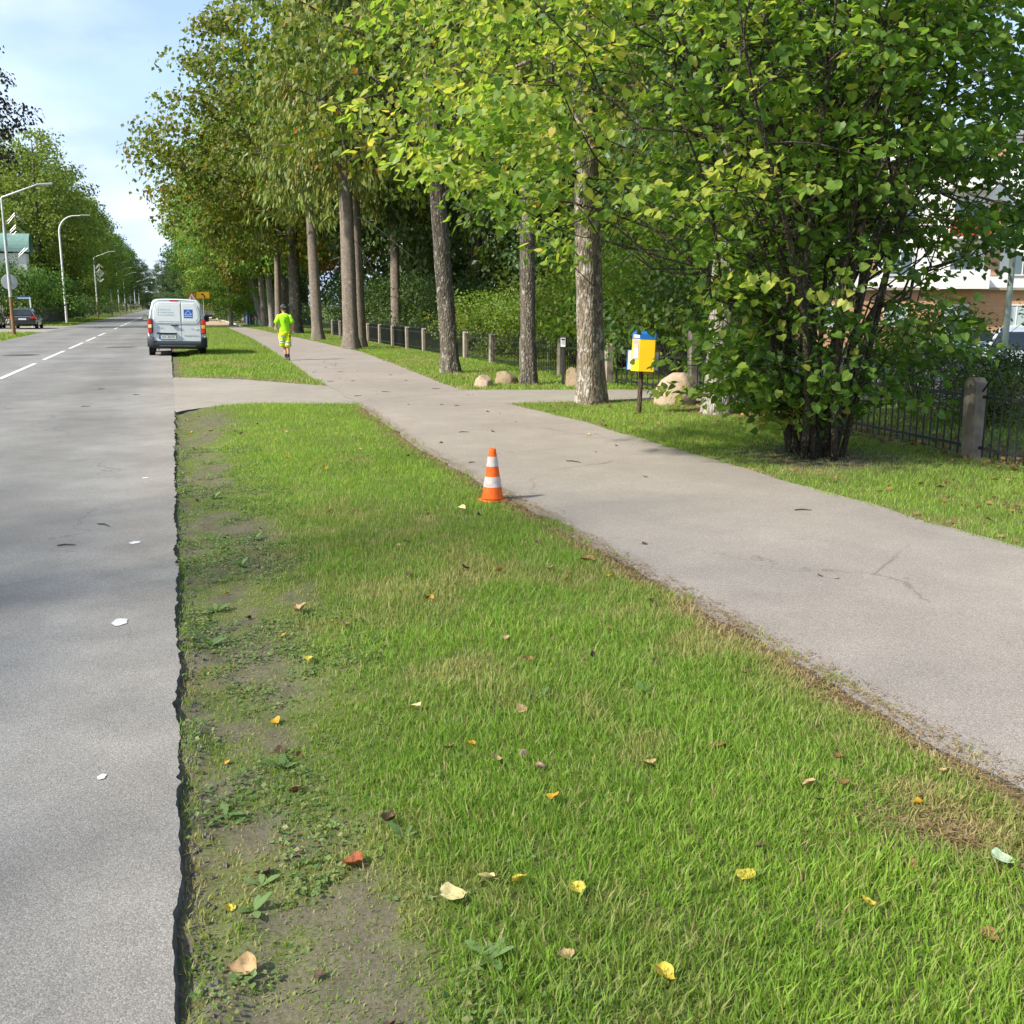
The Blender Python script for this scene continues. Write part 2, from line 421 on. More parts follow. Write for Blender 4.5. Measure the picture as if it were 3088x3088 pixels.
def make_ground():
    geo = lambda a, b, n: list(a + (b - a) * (np.linspace(0, 1, n) ** 2.6))
    xs = sorted(set(np.round(geo(-8.8, -1500, 16) + list(np.arange(-8.6, -0.2, 0.7)) + list(np.arange(-0.2, 3.3, 0.05)) + list(np.arange(3.3, 5.4, 0.3)) + list(np.arange(5.4, 9.6, 0.12)) + list(np.arange(9.6, 30, 0.8)) + geo(30.4, 1500, 14), 3)))
    ys = sorted(set(np.round(geo(0.5, -1500, 12) + list(np.arange(0.6, 19, 0.06)) + list(np.arange(19, 60, 0.35)) + list(np.arange(60, 130, 2.0)) + geo(130, 2500, 16), 3)))
    X, Y = np.meshgrid(xs, ys); x = X.ravel(); y = Y.ravel(); z = hz(x, y)
    under = in_road(x, y, 0.02) | in_path(x, y, 0.05) | in_drive(x, y, 0.05) | in_pave(x, y, 0.05) | in_side(x, y, 0.2) | in_lot(x, y, 0.2)
    z = np.where(under, np.minimum(z - 0.10, -0.10), z)
    nx = len(xs); i = np.arange(len(ys) - 1)[:, None] * nx + np.arange(nx - 1)[None, :]
    q = np.stack([i, i + 1, i + nx + 1, i + nx], -1).reshape(-1, 4)
    me = np_mesh('ground', np.stack([x, y, z], 1), quads=q, mats=[M['ground']], attrs={'dirt': dirt_f(x, y), 'thatch': thatch_f(x, y)}, smooth=True)
    return tag(link(bpy.data.objects.new('ground', me)), kind='structure')
make_ground()

def road_material():
    q = Mat('road_asphalt_worn'); return q
def strip(name, xl, xr, ys, z, mat, depth=0.14, nx=2, edge_mat=None):
    """slab between two edge curves, with side walls"""
    ys = np.asarray(ys, float); a = xl(ys) if callable(xl) else np.full(len(ys), xl); b = xr(ys) if callable(xr) else np.full(len(ys), xr)
    n = len(ys); IN = 0.35                                   # fine ragged rims, one plain sheet between them
    co = np.unique(np.concatenate([np.arange(0, n, 40), [n - 1]])); m_ = len(co)
    cols = [a, a + IN, b - IN, b]; V = [np.stack([c, ys, np.full(n, z)], 1) for c in cols]
    mid_ = np.concatenate([np.stack([a[co] + IN, ys[co], np.full(m_, z)], 1), np.stack([b[co] - IN, ys[co], np.full(m_, z)], 1)])
    # straight inner seams so that rims and sheet meet exactly
    ia = np.interp(ys, ys[co], a[co] + IN); ib = np.interp(ys, ys[co], b[co] - IN); V[1][:, 0] = ia; V[2][:, 0] = ib
    v = np.concatenate(V + [mid_]); k = np.arange(n - 1); c_ = np.arange(m_ - 1); o_ = 4 * n
    q = np.concatenate([np.stack([k, n + k, n + k + 1, k + 1], 1), np.stack([2 * n + k, 3 * n + k, 3 * n + k + 1, 2 * n + k + 1], 1), np.stack([o_ + c_, o_ + m_ + c_, o_ + m_ + c_ + 1, o_ + c_ + 1], 1)])
    base = len(v); rng = np.random.default_rng(len(name))
    walls = []; allv = [v]; mi = [0] * len(q)
    for side, xs_, col, sgn in (('l', a, 0, -1), ('r', b, 3, 1)):
        top = np.arange(n) + col * n
        mid = np.stack([xs_ + sgn * (0.004 + vnoise(ys, ys * 0, 23.0, 3, 5) * 0.018), ys + rng.normal(0, .004, n), v[top, 2] - depth * 0.4], 1)
        low = np.stack([xs_ + sgn * (0.012 + vnoise(ys, ys * 0, 17.0, 3, 6) * 0.035), ys, v[top, 2] - depth], 1)
        m0 = base + sum(len(x) for x in allv[1:]); allv += [mid, low]
        for k in range(n - 1):
            if sgn > 0: walls += [[top[k], m0 + k, m0 + k + 1, top[k + 1]], [m0 + k, m0 + n + k, m0 + n + k + 1, m0 + k + 1]]
            else: walls += [[top[k], top[k + 1], m0 + k + 1, m0 + k], [m0 + k, m0 + k + 1, m0 + n + k + 1, m0 + n + k]]
    me = np_mesh(name, np.concatenate(allv), quads=np.concatenate([q, np.array(walls)]), mats=[mat, edge_mat or mat])
    mi += [1] * len(walls); me.polygons.foreach_set('material_index', mi)
    return link(bpy.data.objects.new(name, me))

def ragged(ys):
    n = (vnoise(ys, ys * 0, 2.0, 3) - 0.5) * 0.035 + (vnoise(ys, ys * 0, 11.0, 5, 4) - 0.5) * (0.012 + 0.06 * vnoise(ys, ys * 0, 2.7, 2, 9))
    m = 1 - sstep(17.3, 17.7, ys) * (1 - sstep(25.8, 26.2, ys))
    edge = np.interp(ys, [0, 2.3, 4, 8, 16, 17.3], [-.095, -.085, -.075, -.055, -.022, -.015])
    return np.where(ys < 60, edge + n * m, 0) * (m > 0.01)
# wheel-worn colour along the carriageway belongs to the asphalt itself
def worn_road():
    q = asphalt('road_asphalt_worn', (0.205, 0.201, 0.192), (0.225, 0.22, 0.21), 190)
    src = [l for l in q.t.links if l.to_socket == q.b.inputs['Base Color']][0].from_socket
    sx = q.n('ShaderNodeSeparateXYZ'); g = q.n('ShaderNodeNewGeometry'); q.l(g.outputs['Position'], sx.inputs[0])
    wob = q.math('MULTIPLY', q.noise(q.coord((1, 0.15, 1), 'Position'), 1.2, 3), 0.5)
    xx = q.math('ADD', q.math('DIVIDE', q.math('ADD', sx.outputs[0], wob), -8.0), 0.0)
    band = q.ramp(xx, [(0.0, 1.22), (0.05, 1.16), (0.085, 1.02), (0.16, 0.92), (0.26, 1.04), (0.36, 0.92), (0.45, 1.08), (0.5, 1.02), (0.62, 0.93), (0.75, 1.05), (0.86, 0.93), (1.0, 1.1)])
    warm = q.mix(q.ramp(xx, [(0.0, 0.8), (0.07, 0.0)]), (1, 1, 1), (1.06, 1.0, 0.93))
    c = q.mix(1.0, q.mix(1.0, src, band, 'MULTIPLY'), warm, 'MULTIPLY')
    q.col(c); return q.m
M['road'] = worn_road()
ys_road = np.concatenate([[-60, -20, -5, 0], np.arange(1.0, 19, 0.011), np.arange(19, 60, 0.15), np.arange(60, 200, 5), np.arange(200, 905, 20)])
road = tag(strip('road', -7.8, ragged, ys_road, 0.0, M['road'], 0.14, 2, M['edge_tar']), kind='structure')
ys_path = np.concatenate([[-40, -10, 0], np.arange(1.0, 20, 0.05), np.arange(20, 60, 0.4), np.arange(60, 88.7, 2.0)])
wobL = lambda y: PL(y) + np.where(y < 60, (vnoise(y, y * 0, 1.6, 3, 3) - .5) * 0.13 + (vnoise(y, y * 0, 15, 2, 8) - .5) * 0.03, 0)
wobR = lambda y: PR(y) + np.where(y < 60, (vnoise(y, y * 0, 1.5, 3, 6) - .5) * 0.12 + (vnoise(y, y * 0, 15, 2, 1) - .5) * 0.03, 0)
path = tag(strip('footpath', wobL, wobR, ys_path, 0.006, M['path'], 0.12, 2, M['edge_tar']), kind='structure')
# driveway: a sheet from the carriageway to the gate that runs on under the footpath
def make_drive():
    xs = np.concatenate([np.arange(0.0, 3.4, 0.04), np.arange(3.4, 16, 0.2)]); nw = 6
    e = np.where(xs > 0.05, (vnoise(xs, xs * 0, 9, 3, 2) - .5) * 0.10, 0)
    a = DN(xs) + e; b = DF(xs) + np.where(xs > .05, (vnoise(xs, xs * 0, 5, 3, 7) - .5) * 0.12, 0)
    t = np.linspace(0, 1, nw); Y = a[:, None] * (1 - t) + b[:, None] * t; X = np.repeat(xs[:, None], nw, 1)
    Z = np.where(X > 9.6, hz(X, Y) + 0.02, 0.0)
    v = np.stack([X, Y, Z], -1).reshape(-1, 3); n = len(xs)
    i = np.arange(n - 1)[:, None] * nw + np.arange(nw - 1)[None, :]
    q = np.stack([i, i + nw, i + nw + 1, i + 1], -1).reshape(-1, 4)
    rng = np.random.default_rng(1); base = len(v)
    low = np.stack([xs + rng.normal(0, .01, n), a - 0.02 - rng.random(n) * 0.05, np.full(n, -0.10)], 1); lo2 = np.stack([xs, b + 0.02 + rng.random(n) * 0.03, np.full(n, -0.10)], 1)
    w = [[k * nw, base + k, base + k + 1, (k + 1) * nw] for k in range(n - 1)] + [[k * nw + nw - 1, (k + 1) * nw + nw - 1, base + n + k + 1, base + n + k] for k in range(n - 1)]
    me = np_mesh('driveway', np.concatenate([v, low, lo2]), quads=np.concatenate([q, np.array(w)]), mats=[M['drive'], M['edge_tar']])
    me.polygons.foreach_set('material_index', [0] * len(q) + [1] * len(w))
    return tag(link(bpy.data.objects.new('driveway', me)), kind='structure')
make_drive()
tag(strip('new_pavement', 0.3, 5.5, np.concatenate([np.arange(88.7, 240, 6)]), 0.012, M['newpave'], 0.1), kind='structure')
kb = MB(); kb.box((5.6, 164, 0.03), (0.16, 152, 0.14)); tag(kb.build('pale_kerb', M['kerb']), kind='structure')
tag(strip('side_street', -60, -7.82, np.arange(73, 94.1, 3), -0.002, M['drive'], 0.1), kind='structure')
lot = MB(); 
lx = np.linspace(16, 44, 15); ly = np.linspace(8, 46, 12)
lv = [(x, y, float(hz(x, y)) + 0.02) for y in ly for x in lx]; lf = [[j * 15 + i, j * 15 + i + 1, j * 15 + i + 16, j * 15 + i + 15] for j in range(11) for i in range(14)]
lot.add(lv, lf); tag(lot.build('parking_lot', M['lot']), kind='structure')

# painted centre line, dabs of survey paint
DASH = MB(); DASH.box((0, 0, 0), (0.13, 6.9, 0.004)); dash_me = DASH.mesh('lane_dash', M['paint'])
for k in range(-3, 24):
    if k in (5,): continue
    o = link(bpy.data.objects.new('lane_dash', dash_me), road); o.location = (-3.88, 26.75 + 3.45 + 9.1 * k, 0.004)
for k, (x, y, s) in enumerate([(-0.36, 5.77, 0.95), (-0.34, 7.78, 0.75), (-0.34, 3.79, 0.35), (-0.33, 10.78, 0.6)]):
    rr = random.Random(k); d = MB(); n = 28; p0_, p1_ = rr.uniform(0, 6), rr.uniform(0, 6)
    rad_ = [1 + .14 * math.sin(2 * math.pi * 2 * i / n + p0_) + .08 * math.sin(2 * math.pi * 5 * i / n + p1_) + rr.uniform(-.05, .05) for i in range(n)]
    pts = [(s * 0.047 * rad_[i] * math.cos(2 * math.pi * i / n), s * 0.062 * rad_[i] * math.sin(2 * math.pi * i / n), 0) for i in range(n)]
    d.add(pts, [list(range(n))]); o = d.build('paint_dab', M['paint'], road); o.location = (x, y, 0.004)
tar = plain('tar_patch', (0.055, 0.054, 0.052), 0.8, 0.2, 8); iron = plain('cast_iron', (0.10, 0.09, 0.085), 0.55, 0.25, 20, metal=0.6)
for x, y, lb in ((-4.98, 39.56, 'round iron manhole cover left of the white centre line'), (-1.98, 45.84, 'round iron manhole cover in the right lane behind the white van')):
    t = thing('manhole_cover', lb, 'manhole cover', (x, y, 0.0), 0, 'manhole covers in the road')
    a = MB(); a.lathe([(0.62, 0.0015), (0.60, 0.005)], 28); a.build('tar_collar', tar, t)
    a = MB(); a.lathe([(0.42, 0.004), (0.42, 0.012), (0.36, 0.012), (0.36, 0.008)], 28); a.build('frame', iron, t)
    a = MB(); a.lathe([(0.35, 0.004), (0.35, 0.011)], 28)
    for i in range(-3, 4): a.box((i * 0.09, 0, 0.0125), (0.03, 0.5 - abs(i) * 0.05, 0.004))
    a.build('lid', iron, t)

# ------------------------------------------------------------------ grass
def grass_mat():
    q = Mat('grass_blades'); rnd = q.attr('rnd')
    c = q.ramp(rnd, [(0.0, (0.42, 0.34, 0.18)), (0.14, (0.36, 0.34, 0.13)), (0.32, (0.245, 0.315, 0.075)), (0.60, (0.175, 0.305, 0.040)), (1.0, (0.290, 0.42, 0.062))])
    q.col(c); q.rough(0.55, 0.25)
    tr = q.n('ShaderNodeBsdfTranslucent'); q.l(q.mix(1.0, c, (1.35, 1.45, 0.6), 'MULTIPLY'), tr.inputs[0])
    ms = q.n('ShaderNodeMixShader'); ms.inputs[0].default_value = 0.35
    q.l(q.b.outputs[0], ms.inputs[1]); q.l(tr.outputs[0], ms.inputs[2]); q.l(ms.outputs[0], q.out.inputs[0])
    return q.m
M['grass'] = grass_mat()
def grass_points(x0, x1, y0, y1, dens, rng, short=1.0):
    n = int((x1 - x0) * (y1 - y0) * dens); x = rng.uniform(x0, x1, n); y = rng.uniform(y0, y1, n)
    cl = vnoise(x, y, 6.0, 3, 1.0); d = dirt_f(x, y); t = thatch_f(x, y)
    keep = (0.55 + 0.9 * cl) * (1 - 0.60 * d) * (1 - 0.70 * t)
    ov = 0.14 * vnoise(x, y, 2.5, 3, 12) ** 1.5       # tufts lean over the slab edges a little
    out = ~(in_road(x, y, 0.02) | in_path(x, y, ov) | in_drive(x, y, 0.03) | in_pave(x, y) | in_side(x, y) | in_lot(x, y))
    k = (rng.random(n) < keep) & out
    return x[k], y[k], d[k], t[k]
def grass(name, label, boxes, rng, h, w, segs=2, lean=0.55):
    xs, ys, ds, ts = [], [], [], []
    for b in boxes:
        a = grass_points(*b, rng); xs.append(a[0]); ys.append(a[1]); ds.append(a[2]); ts.append(a[3])
    x = np.concatenate(xs); y = np.concatenate(ys); d = np.concatenate(ds); t = np.concatenate(ts); n = len(x)
    big = vnoise(x, y, 0.55, 3, 4.0); med = vnoise(x, y, 3.2, 3, 8.0)
    stripe = sstep(0.45, 0.60, vnoise(x, y * 0.22, 1.1, 2, 6.0))
    worn = 1 - 0.55 * (1 - sstep(0.35, 0.95, x)) * (x > 0) * (x < 3)
    H = h * (0.45 + 0.75 * rng.random(n)) * (0.6 + 0.8 * med) * (1 - 0.45 * d) * (1 - 0.35 * t) * worn
    az = rng.uniform(0, 2 * np.pi, n); ln = H * lean * (0.2 + rng.random(n) * 1.3) + (rng.random(n) < 0.10) * H * 1.1
    laz = az + rng.normal(0, 0.8, n) + 0.9 * np.sin(3 * big * 6.28)
    wv = np.stack([np.cos(az + np.pi / 2), np.sin(az + np.pi / 2), np.zeros(n)], 1) * (w * (0.6 + 0.8 * rng.random(n)))[:, None] / 2
    lv = np.stack([np.cos(laz), np.sin(laz), np.zeros(n)], 1) * ln[:, None]
    up = np.stack([np.zeros(n), np.zeros(n), H], 1)
    b = np.stack([x, y, hz(x, y) - 0.006], 1)
    rnd = 0.02 + 0.78 * big + 0.26 * med + 0.16 * stripe - 0.30 * sstep(0.60, 0.72, vnoise(x, y, 1.7, 3, 14.0)) + rng.normal(0, 0.13, n) - 0.20 * d - 0.45 * t - 0.12 * (1 - worn)
    rnd = np.where(rng.random(n) < 0.11, rng.random(n) * 0.25, rnd)
    up[:, 2] *= np.where(ln > H, 0.45, 1.0)
    if segs == 2:
        v = np.stack([b - wv, b + wv, b + up * 0.55 + lv * 0.3 - wv * 0.8, b + up * 0.55 + lv * 0.3 + wv * 0.8, b + up + lv], 1).reshape(-1, 3)
        i = np.arange(n)[:, None] * 5; me = np_mesh(name, v, quads=i + np.array([[0, 1, 3, 2]]), tris=i + np.array([[2, 3, 4]]), mats=[M['grass']], attrs={'rnd': np.repeat(rnd, 5)})
    else:
        v = np.stack([b - wv, b + wv, b + up + lv], 1).reshape(-1, 3)
        i = np.arange(n)[:, None] * 3; me = np_mesh(name, v, tris=i + np.array([[0, 1, 2]]), mats=[M['grass']], attrs={'rnd': np.repeat(rnd, 3)})
    return tag(link(bpy.data.objects.new(name, me)), label, 'grass', kind='stuff')
g_rng = np.random.default_rng(21)
grass('verge_grass', 'short green grass on the verge between road and footpath', [(-0.075, 2.85, 1.4, 4.2, 12500), (-0.06, 2.85, 4.2, 7.5, 6800), (-0.04, 3.0, 7.5, 12, 3600), (-0.03, 3.2, 12, 18.6, 2300)], g_rng, 0.057, 0.0050)
grass('lawn_grass', 'short green grass between footpath and fence near the hazel bush', [(5.5, 9.4, 0.5, 4.0, 1500), (5.5, 9.4, 4.0, 13, 2400), (5.5, 9.6, 13, 19, 1700)], g_rng, 0.055, 0.0085, 1)
grass('far_verge_grass', 'sunlit grass strip beside the white van', [(0.0, 4.2, 22, 45, 620), (0.0, 4.5, 45, 88, 170)], g_rng, 0.075, 0.022, 1)
grass('far_lawn_grass', 'sunlit grass under the row of tree trunks', [(5.5, 9.6, 18.8, 40, 700), (5.4, 9.6, 40, 96, 160), (9.4, 12, 3, 60, 160)], g_rng, 0.075, 0.022, 1)
grass('roadside_grass', 'strip of grass on the far left side of the road', [(-12, -7.8, 30, 73, 90), (-12, -7.8, 94, 200, 55)], g_rng, 0.11, 0.06, 1)

# ------------------------------------------------------------------ trees and shrubs
M['bark_lichen'] = bark_mat('linden_bark_with_lichen', (0.071, 0.054, 0.039), (0.297, 0.244, 0.184), (0.425, 0.404, 0.357), 0.53)
M['bark_dark'] = bark_mat('dark_linden_bark', (0.038, 0.031, 0.026), (0.181, 0.157, 0.124), (0.343, 0.343, 0.286), 0.56)
M['bark_pale'] = bark_mat('pale_grey_bark', (0.145, 0.124, 0.104), (0.394, 0.363, 0.311), (0.370, 0.351, 0.311), 0.52)
M['bark_spruce'] = bark_mat('spruce_bark', (0.140, 0.112, 0.087), (0.378, 0.315, 0.259), (0.462, 0.434, 0.378), 0.60, 0.5, 16)
M['bark_hazel'] = bark_mat('hazel_stem_bark', (0.045, 0.038, 0.028), (0.12, 0.10, 0.075), (0.22, 0.22, 0.17), 0.62, 0.4, 14)
Y_ = lambda *s: list(s)
M['leaf_linden'] = leaf_mat('linden_leaves', [(0.0, (0.375, 0.232, 0.051)), (0.04, (0.416, 0.344, 0.087)), (0.3, (0.296, 0.336, 0.067)), (0.6, (0.168, 0.257, 0.046)), (1.0, (0.096, 0.179, 0.033))], 0.48, 1.45, 0.45, False)
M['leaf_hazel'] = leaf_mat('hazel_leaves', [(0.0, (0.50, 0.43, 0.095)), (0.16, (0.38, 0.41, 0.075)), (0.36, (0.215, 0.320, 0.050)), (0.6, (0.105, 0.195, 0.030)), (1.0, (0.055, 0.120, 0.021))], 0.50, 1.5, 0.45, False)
M['leaf_blue'] = leaf_mat('bluish_leaves', [(0.0, (0.128, 0.192, 0.038)), (0.2, (0.077, 0.147, 0.049)), (1.0, (0.041, 0.096, 0.036))], 0.36, 1.35, 0.42, False)
M['leaf_maple'] = leaf_mat('maple_leaves', [(0.0, (0.38, 0.16, 0.020)), (0.06, (0.32, 0.22, 0.028)), (0.20, (0.215, 0.215, 0.026)), (0.55, (0.115, 0.170, 0.020)), (1.0, (0.050, 0.095, 0.013))], 0.42, 1.5)
M['leaf_lime'] = leaf_mat('lime_green_leaves', [(0.0, (0.256, 0.282, 0.038)), (0.4, (0.160, 0.243, 0.033)), (1.0, (0.083, 0.166, 0.023))], 0.42, 1.5)
M['leaf_green'] = leaf_mat('green_leaves', [(0.0, (0.179, 0.218, 0.038)), (0.3, (0.109, 0.186, 0.028)), (1.0, (0.049, 0.109, 0.018))], 0.40, 1.45)
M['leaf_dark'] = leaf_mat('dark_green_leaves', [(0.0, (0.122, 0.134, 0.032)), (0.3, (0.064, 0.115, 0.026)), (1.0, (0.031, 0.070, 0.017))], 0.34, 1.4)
M['leaf_rust'] = leaf_mat('rusty_brown_leaves', [(0.0, (0.435, 0.192, 0.038)), (0.4, (0.307, 0.128, 0.038)), (0.7, (0.154, 0.115, 0.026)), (1.0, (0.077, 0.090, 0.019))], 0.40, 1.4)
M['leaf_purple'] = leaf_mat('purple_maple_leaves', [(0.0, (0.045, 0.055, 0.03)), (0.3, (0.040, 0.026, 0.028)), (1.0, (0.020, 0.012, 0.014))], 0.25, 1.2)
M['leaf_spruce'] = leaf_mat('spruce_needles', [(0.0, (0.30, 0.19, 0.05)), (0.12, (0.27, 0.27, 0.055)), (0.5, (0.165, 0.210, 0.040)), (1.0, (0.060, 0.095, 0.020))], 0.25, 1.3)

T_HEART = (np.array([(0, .07, 0), (-.30, -.05, .05), (-.49, .28, .09), (-.33, .68, .05), (0, 1.03, -.06), (.33, .68, .05), (.49, .28, .09), (.30, -.05, .05)]),
           None, [[0, 4, 3], [0, 3, 2], [0, 2, 1], [0, 5, 4], [0, 6, 5], [0, 7, 6]])
T_RHOMB = (np.array([(0, 0, 0), (-.40, .42, .07), (0, 1.0, -.05), (.40, .42, .07)]), [[0, 3, 2, 1]], None)
T_NEEDLE = (np.array([(-.06, 0, 0), (.06, 0, 0), (.13, .5, .03), (-.13, .5, .03), (0, 1.0, 0)]), [[0, 1, 2, 3]], [[3, 2, 4]])
def norm(a): return a / np.maximum(np.linalg.norm(a, axis=1, keepdims=True), 1e-9)
def leaf_verts(P, N, T, S, tm):
    tv = tm[0]; T = norm(T); N = norm(N - T * np.sum(N * T, 1, keepdims=True)); B = np.cross(T, N)
    return (P[:, None, :] + S[:, None, None] * (tv[None, :, 0:1] * B[:, None, :] + tv[None, :, 1:2] * T[:, None, :] + tv[None, :, 2:3] * N[:, None, :]))
def leaf_mesh(name, P, N, T, S, tm, rnd, mat):
    V = leaf_verts(P, N, T, S, tm); n, k = V.shape[:2]; i = np.arange(n)[:, None, None] * k
    q = (i + np.array(tm[1])[None]).reshape(-1, 4) if tm[1] else None
    t = (i + np.array(tm[2])[None]).reshape(-1, 3) if tm[2] else None
    return np_mesh(name, V.reshape(-1, 3), quads=q, tris=t, mats=[mat], attrs={'rnd': np.repeat(np.clip(rnd, 0, 1), k)})

def clump_leaves(rng, C, per, cr, flat=0.55, axis=(0, 0), droop=0.7, faceout=0.7, rand=0.6, zref=0.0):
    """leaves in soft flattened clumps round the points C"""
    m = len(C); per = np.asarray(per) if hasattr(per, '__len__') else np.full(m, per)
    idx = np.repeat(np.arange(m), per); n = len(idx); c = C[idx]
    crr = (cr if hasattr(cr, '__len__') else np.full(m, cr))[idx]
    d = norm(rng.normal(size=(n, 3))) * (rng.random(n) ** 0.42)[:, None] * crr[:, None]; d[:, 2] *= flat
    P = c + d
    out = np.stack([P[:, 0] - axis[0], P[:, 1] - axis[1], (P[:, 2] - zref) * 0.25], 1); out = norm(out)
    dn = norm(d + 1e-6)
    N = norm(out * faceout + dn * 0.5 + np.array([0, 0, 0.55]) + rng.normal(size=(n, 3)) * rand)
    T = norm(out * 0.5 + np.array([0, 0, -droop]) + rng.normal(size=(n, 3)) * 0.55)
    return P, N, T, idx

def trunk_path(base, h, lean=(0, 0), bow=0.15, n=26, rng=None):
    ph = rng.uniform(0, 6.28, 4); z = np.linspace(-0.12, h, n); t = z / h
    x = base[0] + lean[0] * z + bow * (np.sin(t * 3.0 + ph[0]) - math.sin(ph[0])); y = base[1] + lean[1] * z + bow * (np.sin(t * 2.6 + ph[1]) - math.sin(ph[1]))
    return np.stack([x, y, z], 1)
def trunk_into(mb, pts, r0, r1, rng, n=20, flare=1.35, knob=0.06):
    k = len(pts); t = np.linspace(0, 1, k)
    rad = r0 * (1 - t) ** 0.75 + r1 * t; rad = rad * (1 + (flare - 1) * np.exp(-np.maximum(pts[:, 2], 0) / 0.22))
    base = len(mb.v); ph = rng.uniform(0, 6.28, 6)
    for i in range(k):
        for j in range(n):
            a = 2 * math.pi * j / n
            f = 1 + knob * math.sin(3 * a + ph[0] + t[i] * 3) + knob * 0.7 * math.sin(5 * a + ph[1] - t[i] * 7) + knob * 0.8 * math.sin(a + ph[2] + t[i] * 20) * 0.5 + rng.uniform(-.025, .025)
            f += 0.10 * math.exp(-max(pts[i, 2], 0) / 0.18) * math.sin(5 * a + ph[3])
            mb.v.append((pts[i, 0] + rad[i] * f * math.cos(a), pts[i, 1] + rad[i] * f * math.sin(a), pts[i, 2]))
    for i in range(k - 1):
        for j in range(n):
            a, b = base + i * n + j, base + i * n + (j + 1) % n
            mb.f.append([a, b, b + n, a + n]); mb.m.append(0)
    mb.f.append([base + (k - 1) * n + j for j in range(n)]); mb.m.append(0)
def limb(mb, p0, p1, r0, r1, rng, sag=0.15, n=7, sides=6):
    p0 = np.array(p0); p1 = np.array(p1); L_ = np.linalg.norm(p1 - p0); t = np.linspace(0, 1, n)[:, None]
    pts = p0 * (1 - t) + p1 * t; pts[:, 2] += (np.sin(np.pi * t) * sag * L_)[:, 0]
    pts[1:-1] += rng.normal(0, 0.035 * L_, (n - 2, 3))
    mb.tube(pts, list(r0 + (r1 - r0) * np.linspace(0, 1, n) ** 0.7), sides, caps=False)
    return pts

def crown_centres(rng, n, prof, c, shell=0.55, squash=(1, 1)):
    zs, rs = np.array(prof).T; zz = np.linspace(zs[0], zs[-1], 200); rr = np.interp(zz, zs, rs)
    cdf = np.cumsum(rr ** 1.6); cdf /= cdf[-1]; z = np.interp(rng.random(n), cdf, zz); r = np.interp(z, zs, rs)
    rad = r * (rng.random(n) ** shell) * (0.86 + 0.3 * rng.random(n)); a = rng.uniform(0, 6.2832, n)
    return np.stack([c[0] + rad * np.cos(a) * squash[0], c[1] + rad * np.sin(a) * squash[1], z], 1)

def deciduous(name, label, cat, base, h, r0, prof, leaf, bark, seed, nclump=220, per=70, cr=0.8, size=0.14, tm=T_RHOMB, lean=(0, 0),
              bow=0.15, off=(0, 0), group=None, nlimb=40, flat=0.6, shell=0.5, hue_noise=0.35, hue0=0.5, sides=16, topr=0.04, squash=(1, 1), centres=None, twigs=0, keepfun=None, leafparts=0, cond=None):
    rng = np.random.default_rng(seed)
    t = thing(name, label, cat, (base[0], base[1], 0), 0, group)
    tp = trunk_path((0, 0), h * 0.92, lean, bow, 34, rng); mb = MB(); trunk_into(mb, tp, r0, topr, rng, sides)
    mb.build('trunk', bark, t, smooth='full')
    C = crown_centres(rng, nclump, prof, off, shell, squash) if centres is None else np.asarray(centres, float)
    if keepfun is not None: C = C[keepfun(C)]
    br = MB(); pick = rng.permutation(len(C))[:nlimb]
    for i in pick:
        zt = max(prof[0][0] * rng.uniform(0.85, 1.5), C[i, 2] - rng.uniform(-0.6, 0.8) * (0.4 + 0.45 * np.hypot(C[i, 0], C[i, 1])))
        k = np.argmin(abs(tp[:, 2] - min(zt, h * 0.85))); rr = r0 * (1 - k / 34) * 0.34 + 0.012
        lp = limb(br, tp[k], C[i], min(rr, 0.09), 0.010, rng, rng.uniform(-0.02, 0.14))
        for q in range(twigs):
            j = rng.integers(3, 7); o = C[rng.integers(len(C))]; d_ = o - lp[j]
            if np.linalg.norm(d_) < 2.2: limb(br, lp[j], o, 0.016, 0.004, rng, 0.05, 5, 4)
    br.build('branches', bark, t, smooth='full')
    P, N, T, idx = clump_leaves(rng, C, per, cr * rng.uniform(0.7, 1.25, len(C)), flat, tuple(tp[len(tp) // 2, :2]), zref=np.mean([p[0] for p in prof]))
    n = len(P); S = size * rng.uniform(0.65, 1.2, n)
    ch = rng.normal(0, 1, len(C))[idx]
    rnd = hue0 + hue_noise * (0.45 * ch * 0.5 + rng.normal(0, 0.5, n)) 
    rest = np.ones(n, bool)
    if leafparts:
        d = np.linalg.norm(P + np.array([base[0], base[1], 0]) - np.array([0, 0, 1.7]), axis=1)
        vis = rng.permutation(np.argsort(d + 3.0 * (P[:, 2] > 6))[:n // 4])[:leafparts]; rest[vis] = False
        leaf_parts(t, P[vis], N[vis], T[vis], S[vis], tm, leaf, rng)
    o = link(bpy.data.objects.new('crown', leaf_mesh('crown', P[rest], N[rest], T[rest], S[rest], tm, rnd[rest], leaf)), t); o['kind'] = 'stuff'
    return t
def leaf_parts(t, P, N, T, S, tm, leaf, rng):
    protos = [leaf_mesh('leaf', np.zeros((1, 3)), np.array([[0, 0, 1.0]]), np.array([[0, 1.0, 0]]), np.ones(1), tm, np.array([v]), leaf) for v in (0.1, 0.25, 0.4, 0.6)]
    for i in range(len(P)):
        y_ = Vector(T[i]).normalized(); z_ = Vector(N[i]); z_ = (z_ - y_ * z_.dot(y_)).normalized(); x_ = y_.cross(z_)
        o = bpy.data.objects.new('leaf', protos[int(rng.integers(4))]); link(o, t)
        mt = Matrix((x_, y_, z_)).transposed().to_4x4(); o.matrix_local = Matrix.Translation(Vector(P[i])) @ mt @ Matrix.Scale(float(S[i]) * 1.05, 4)

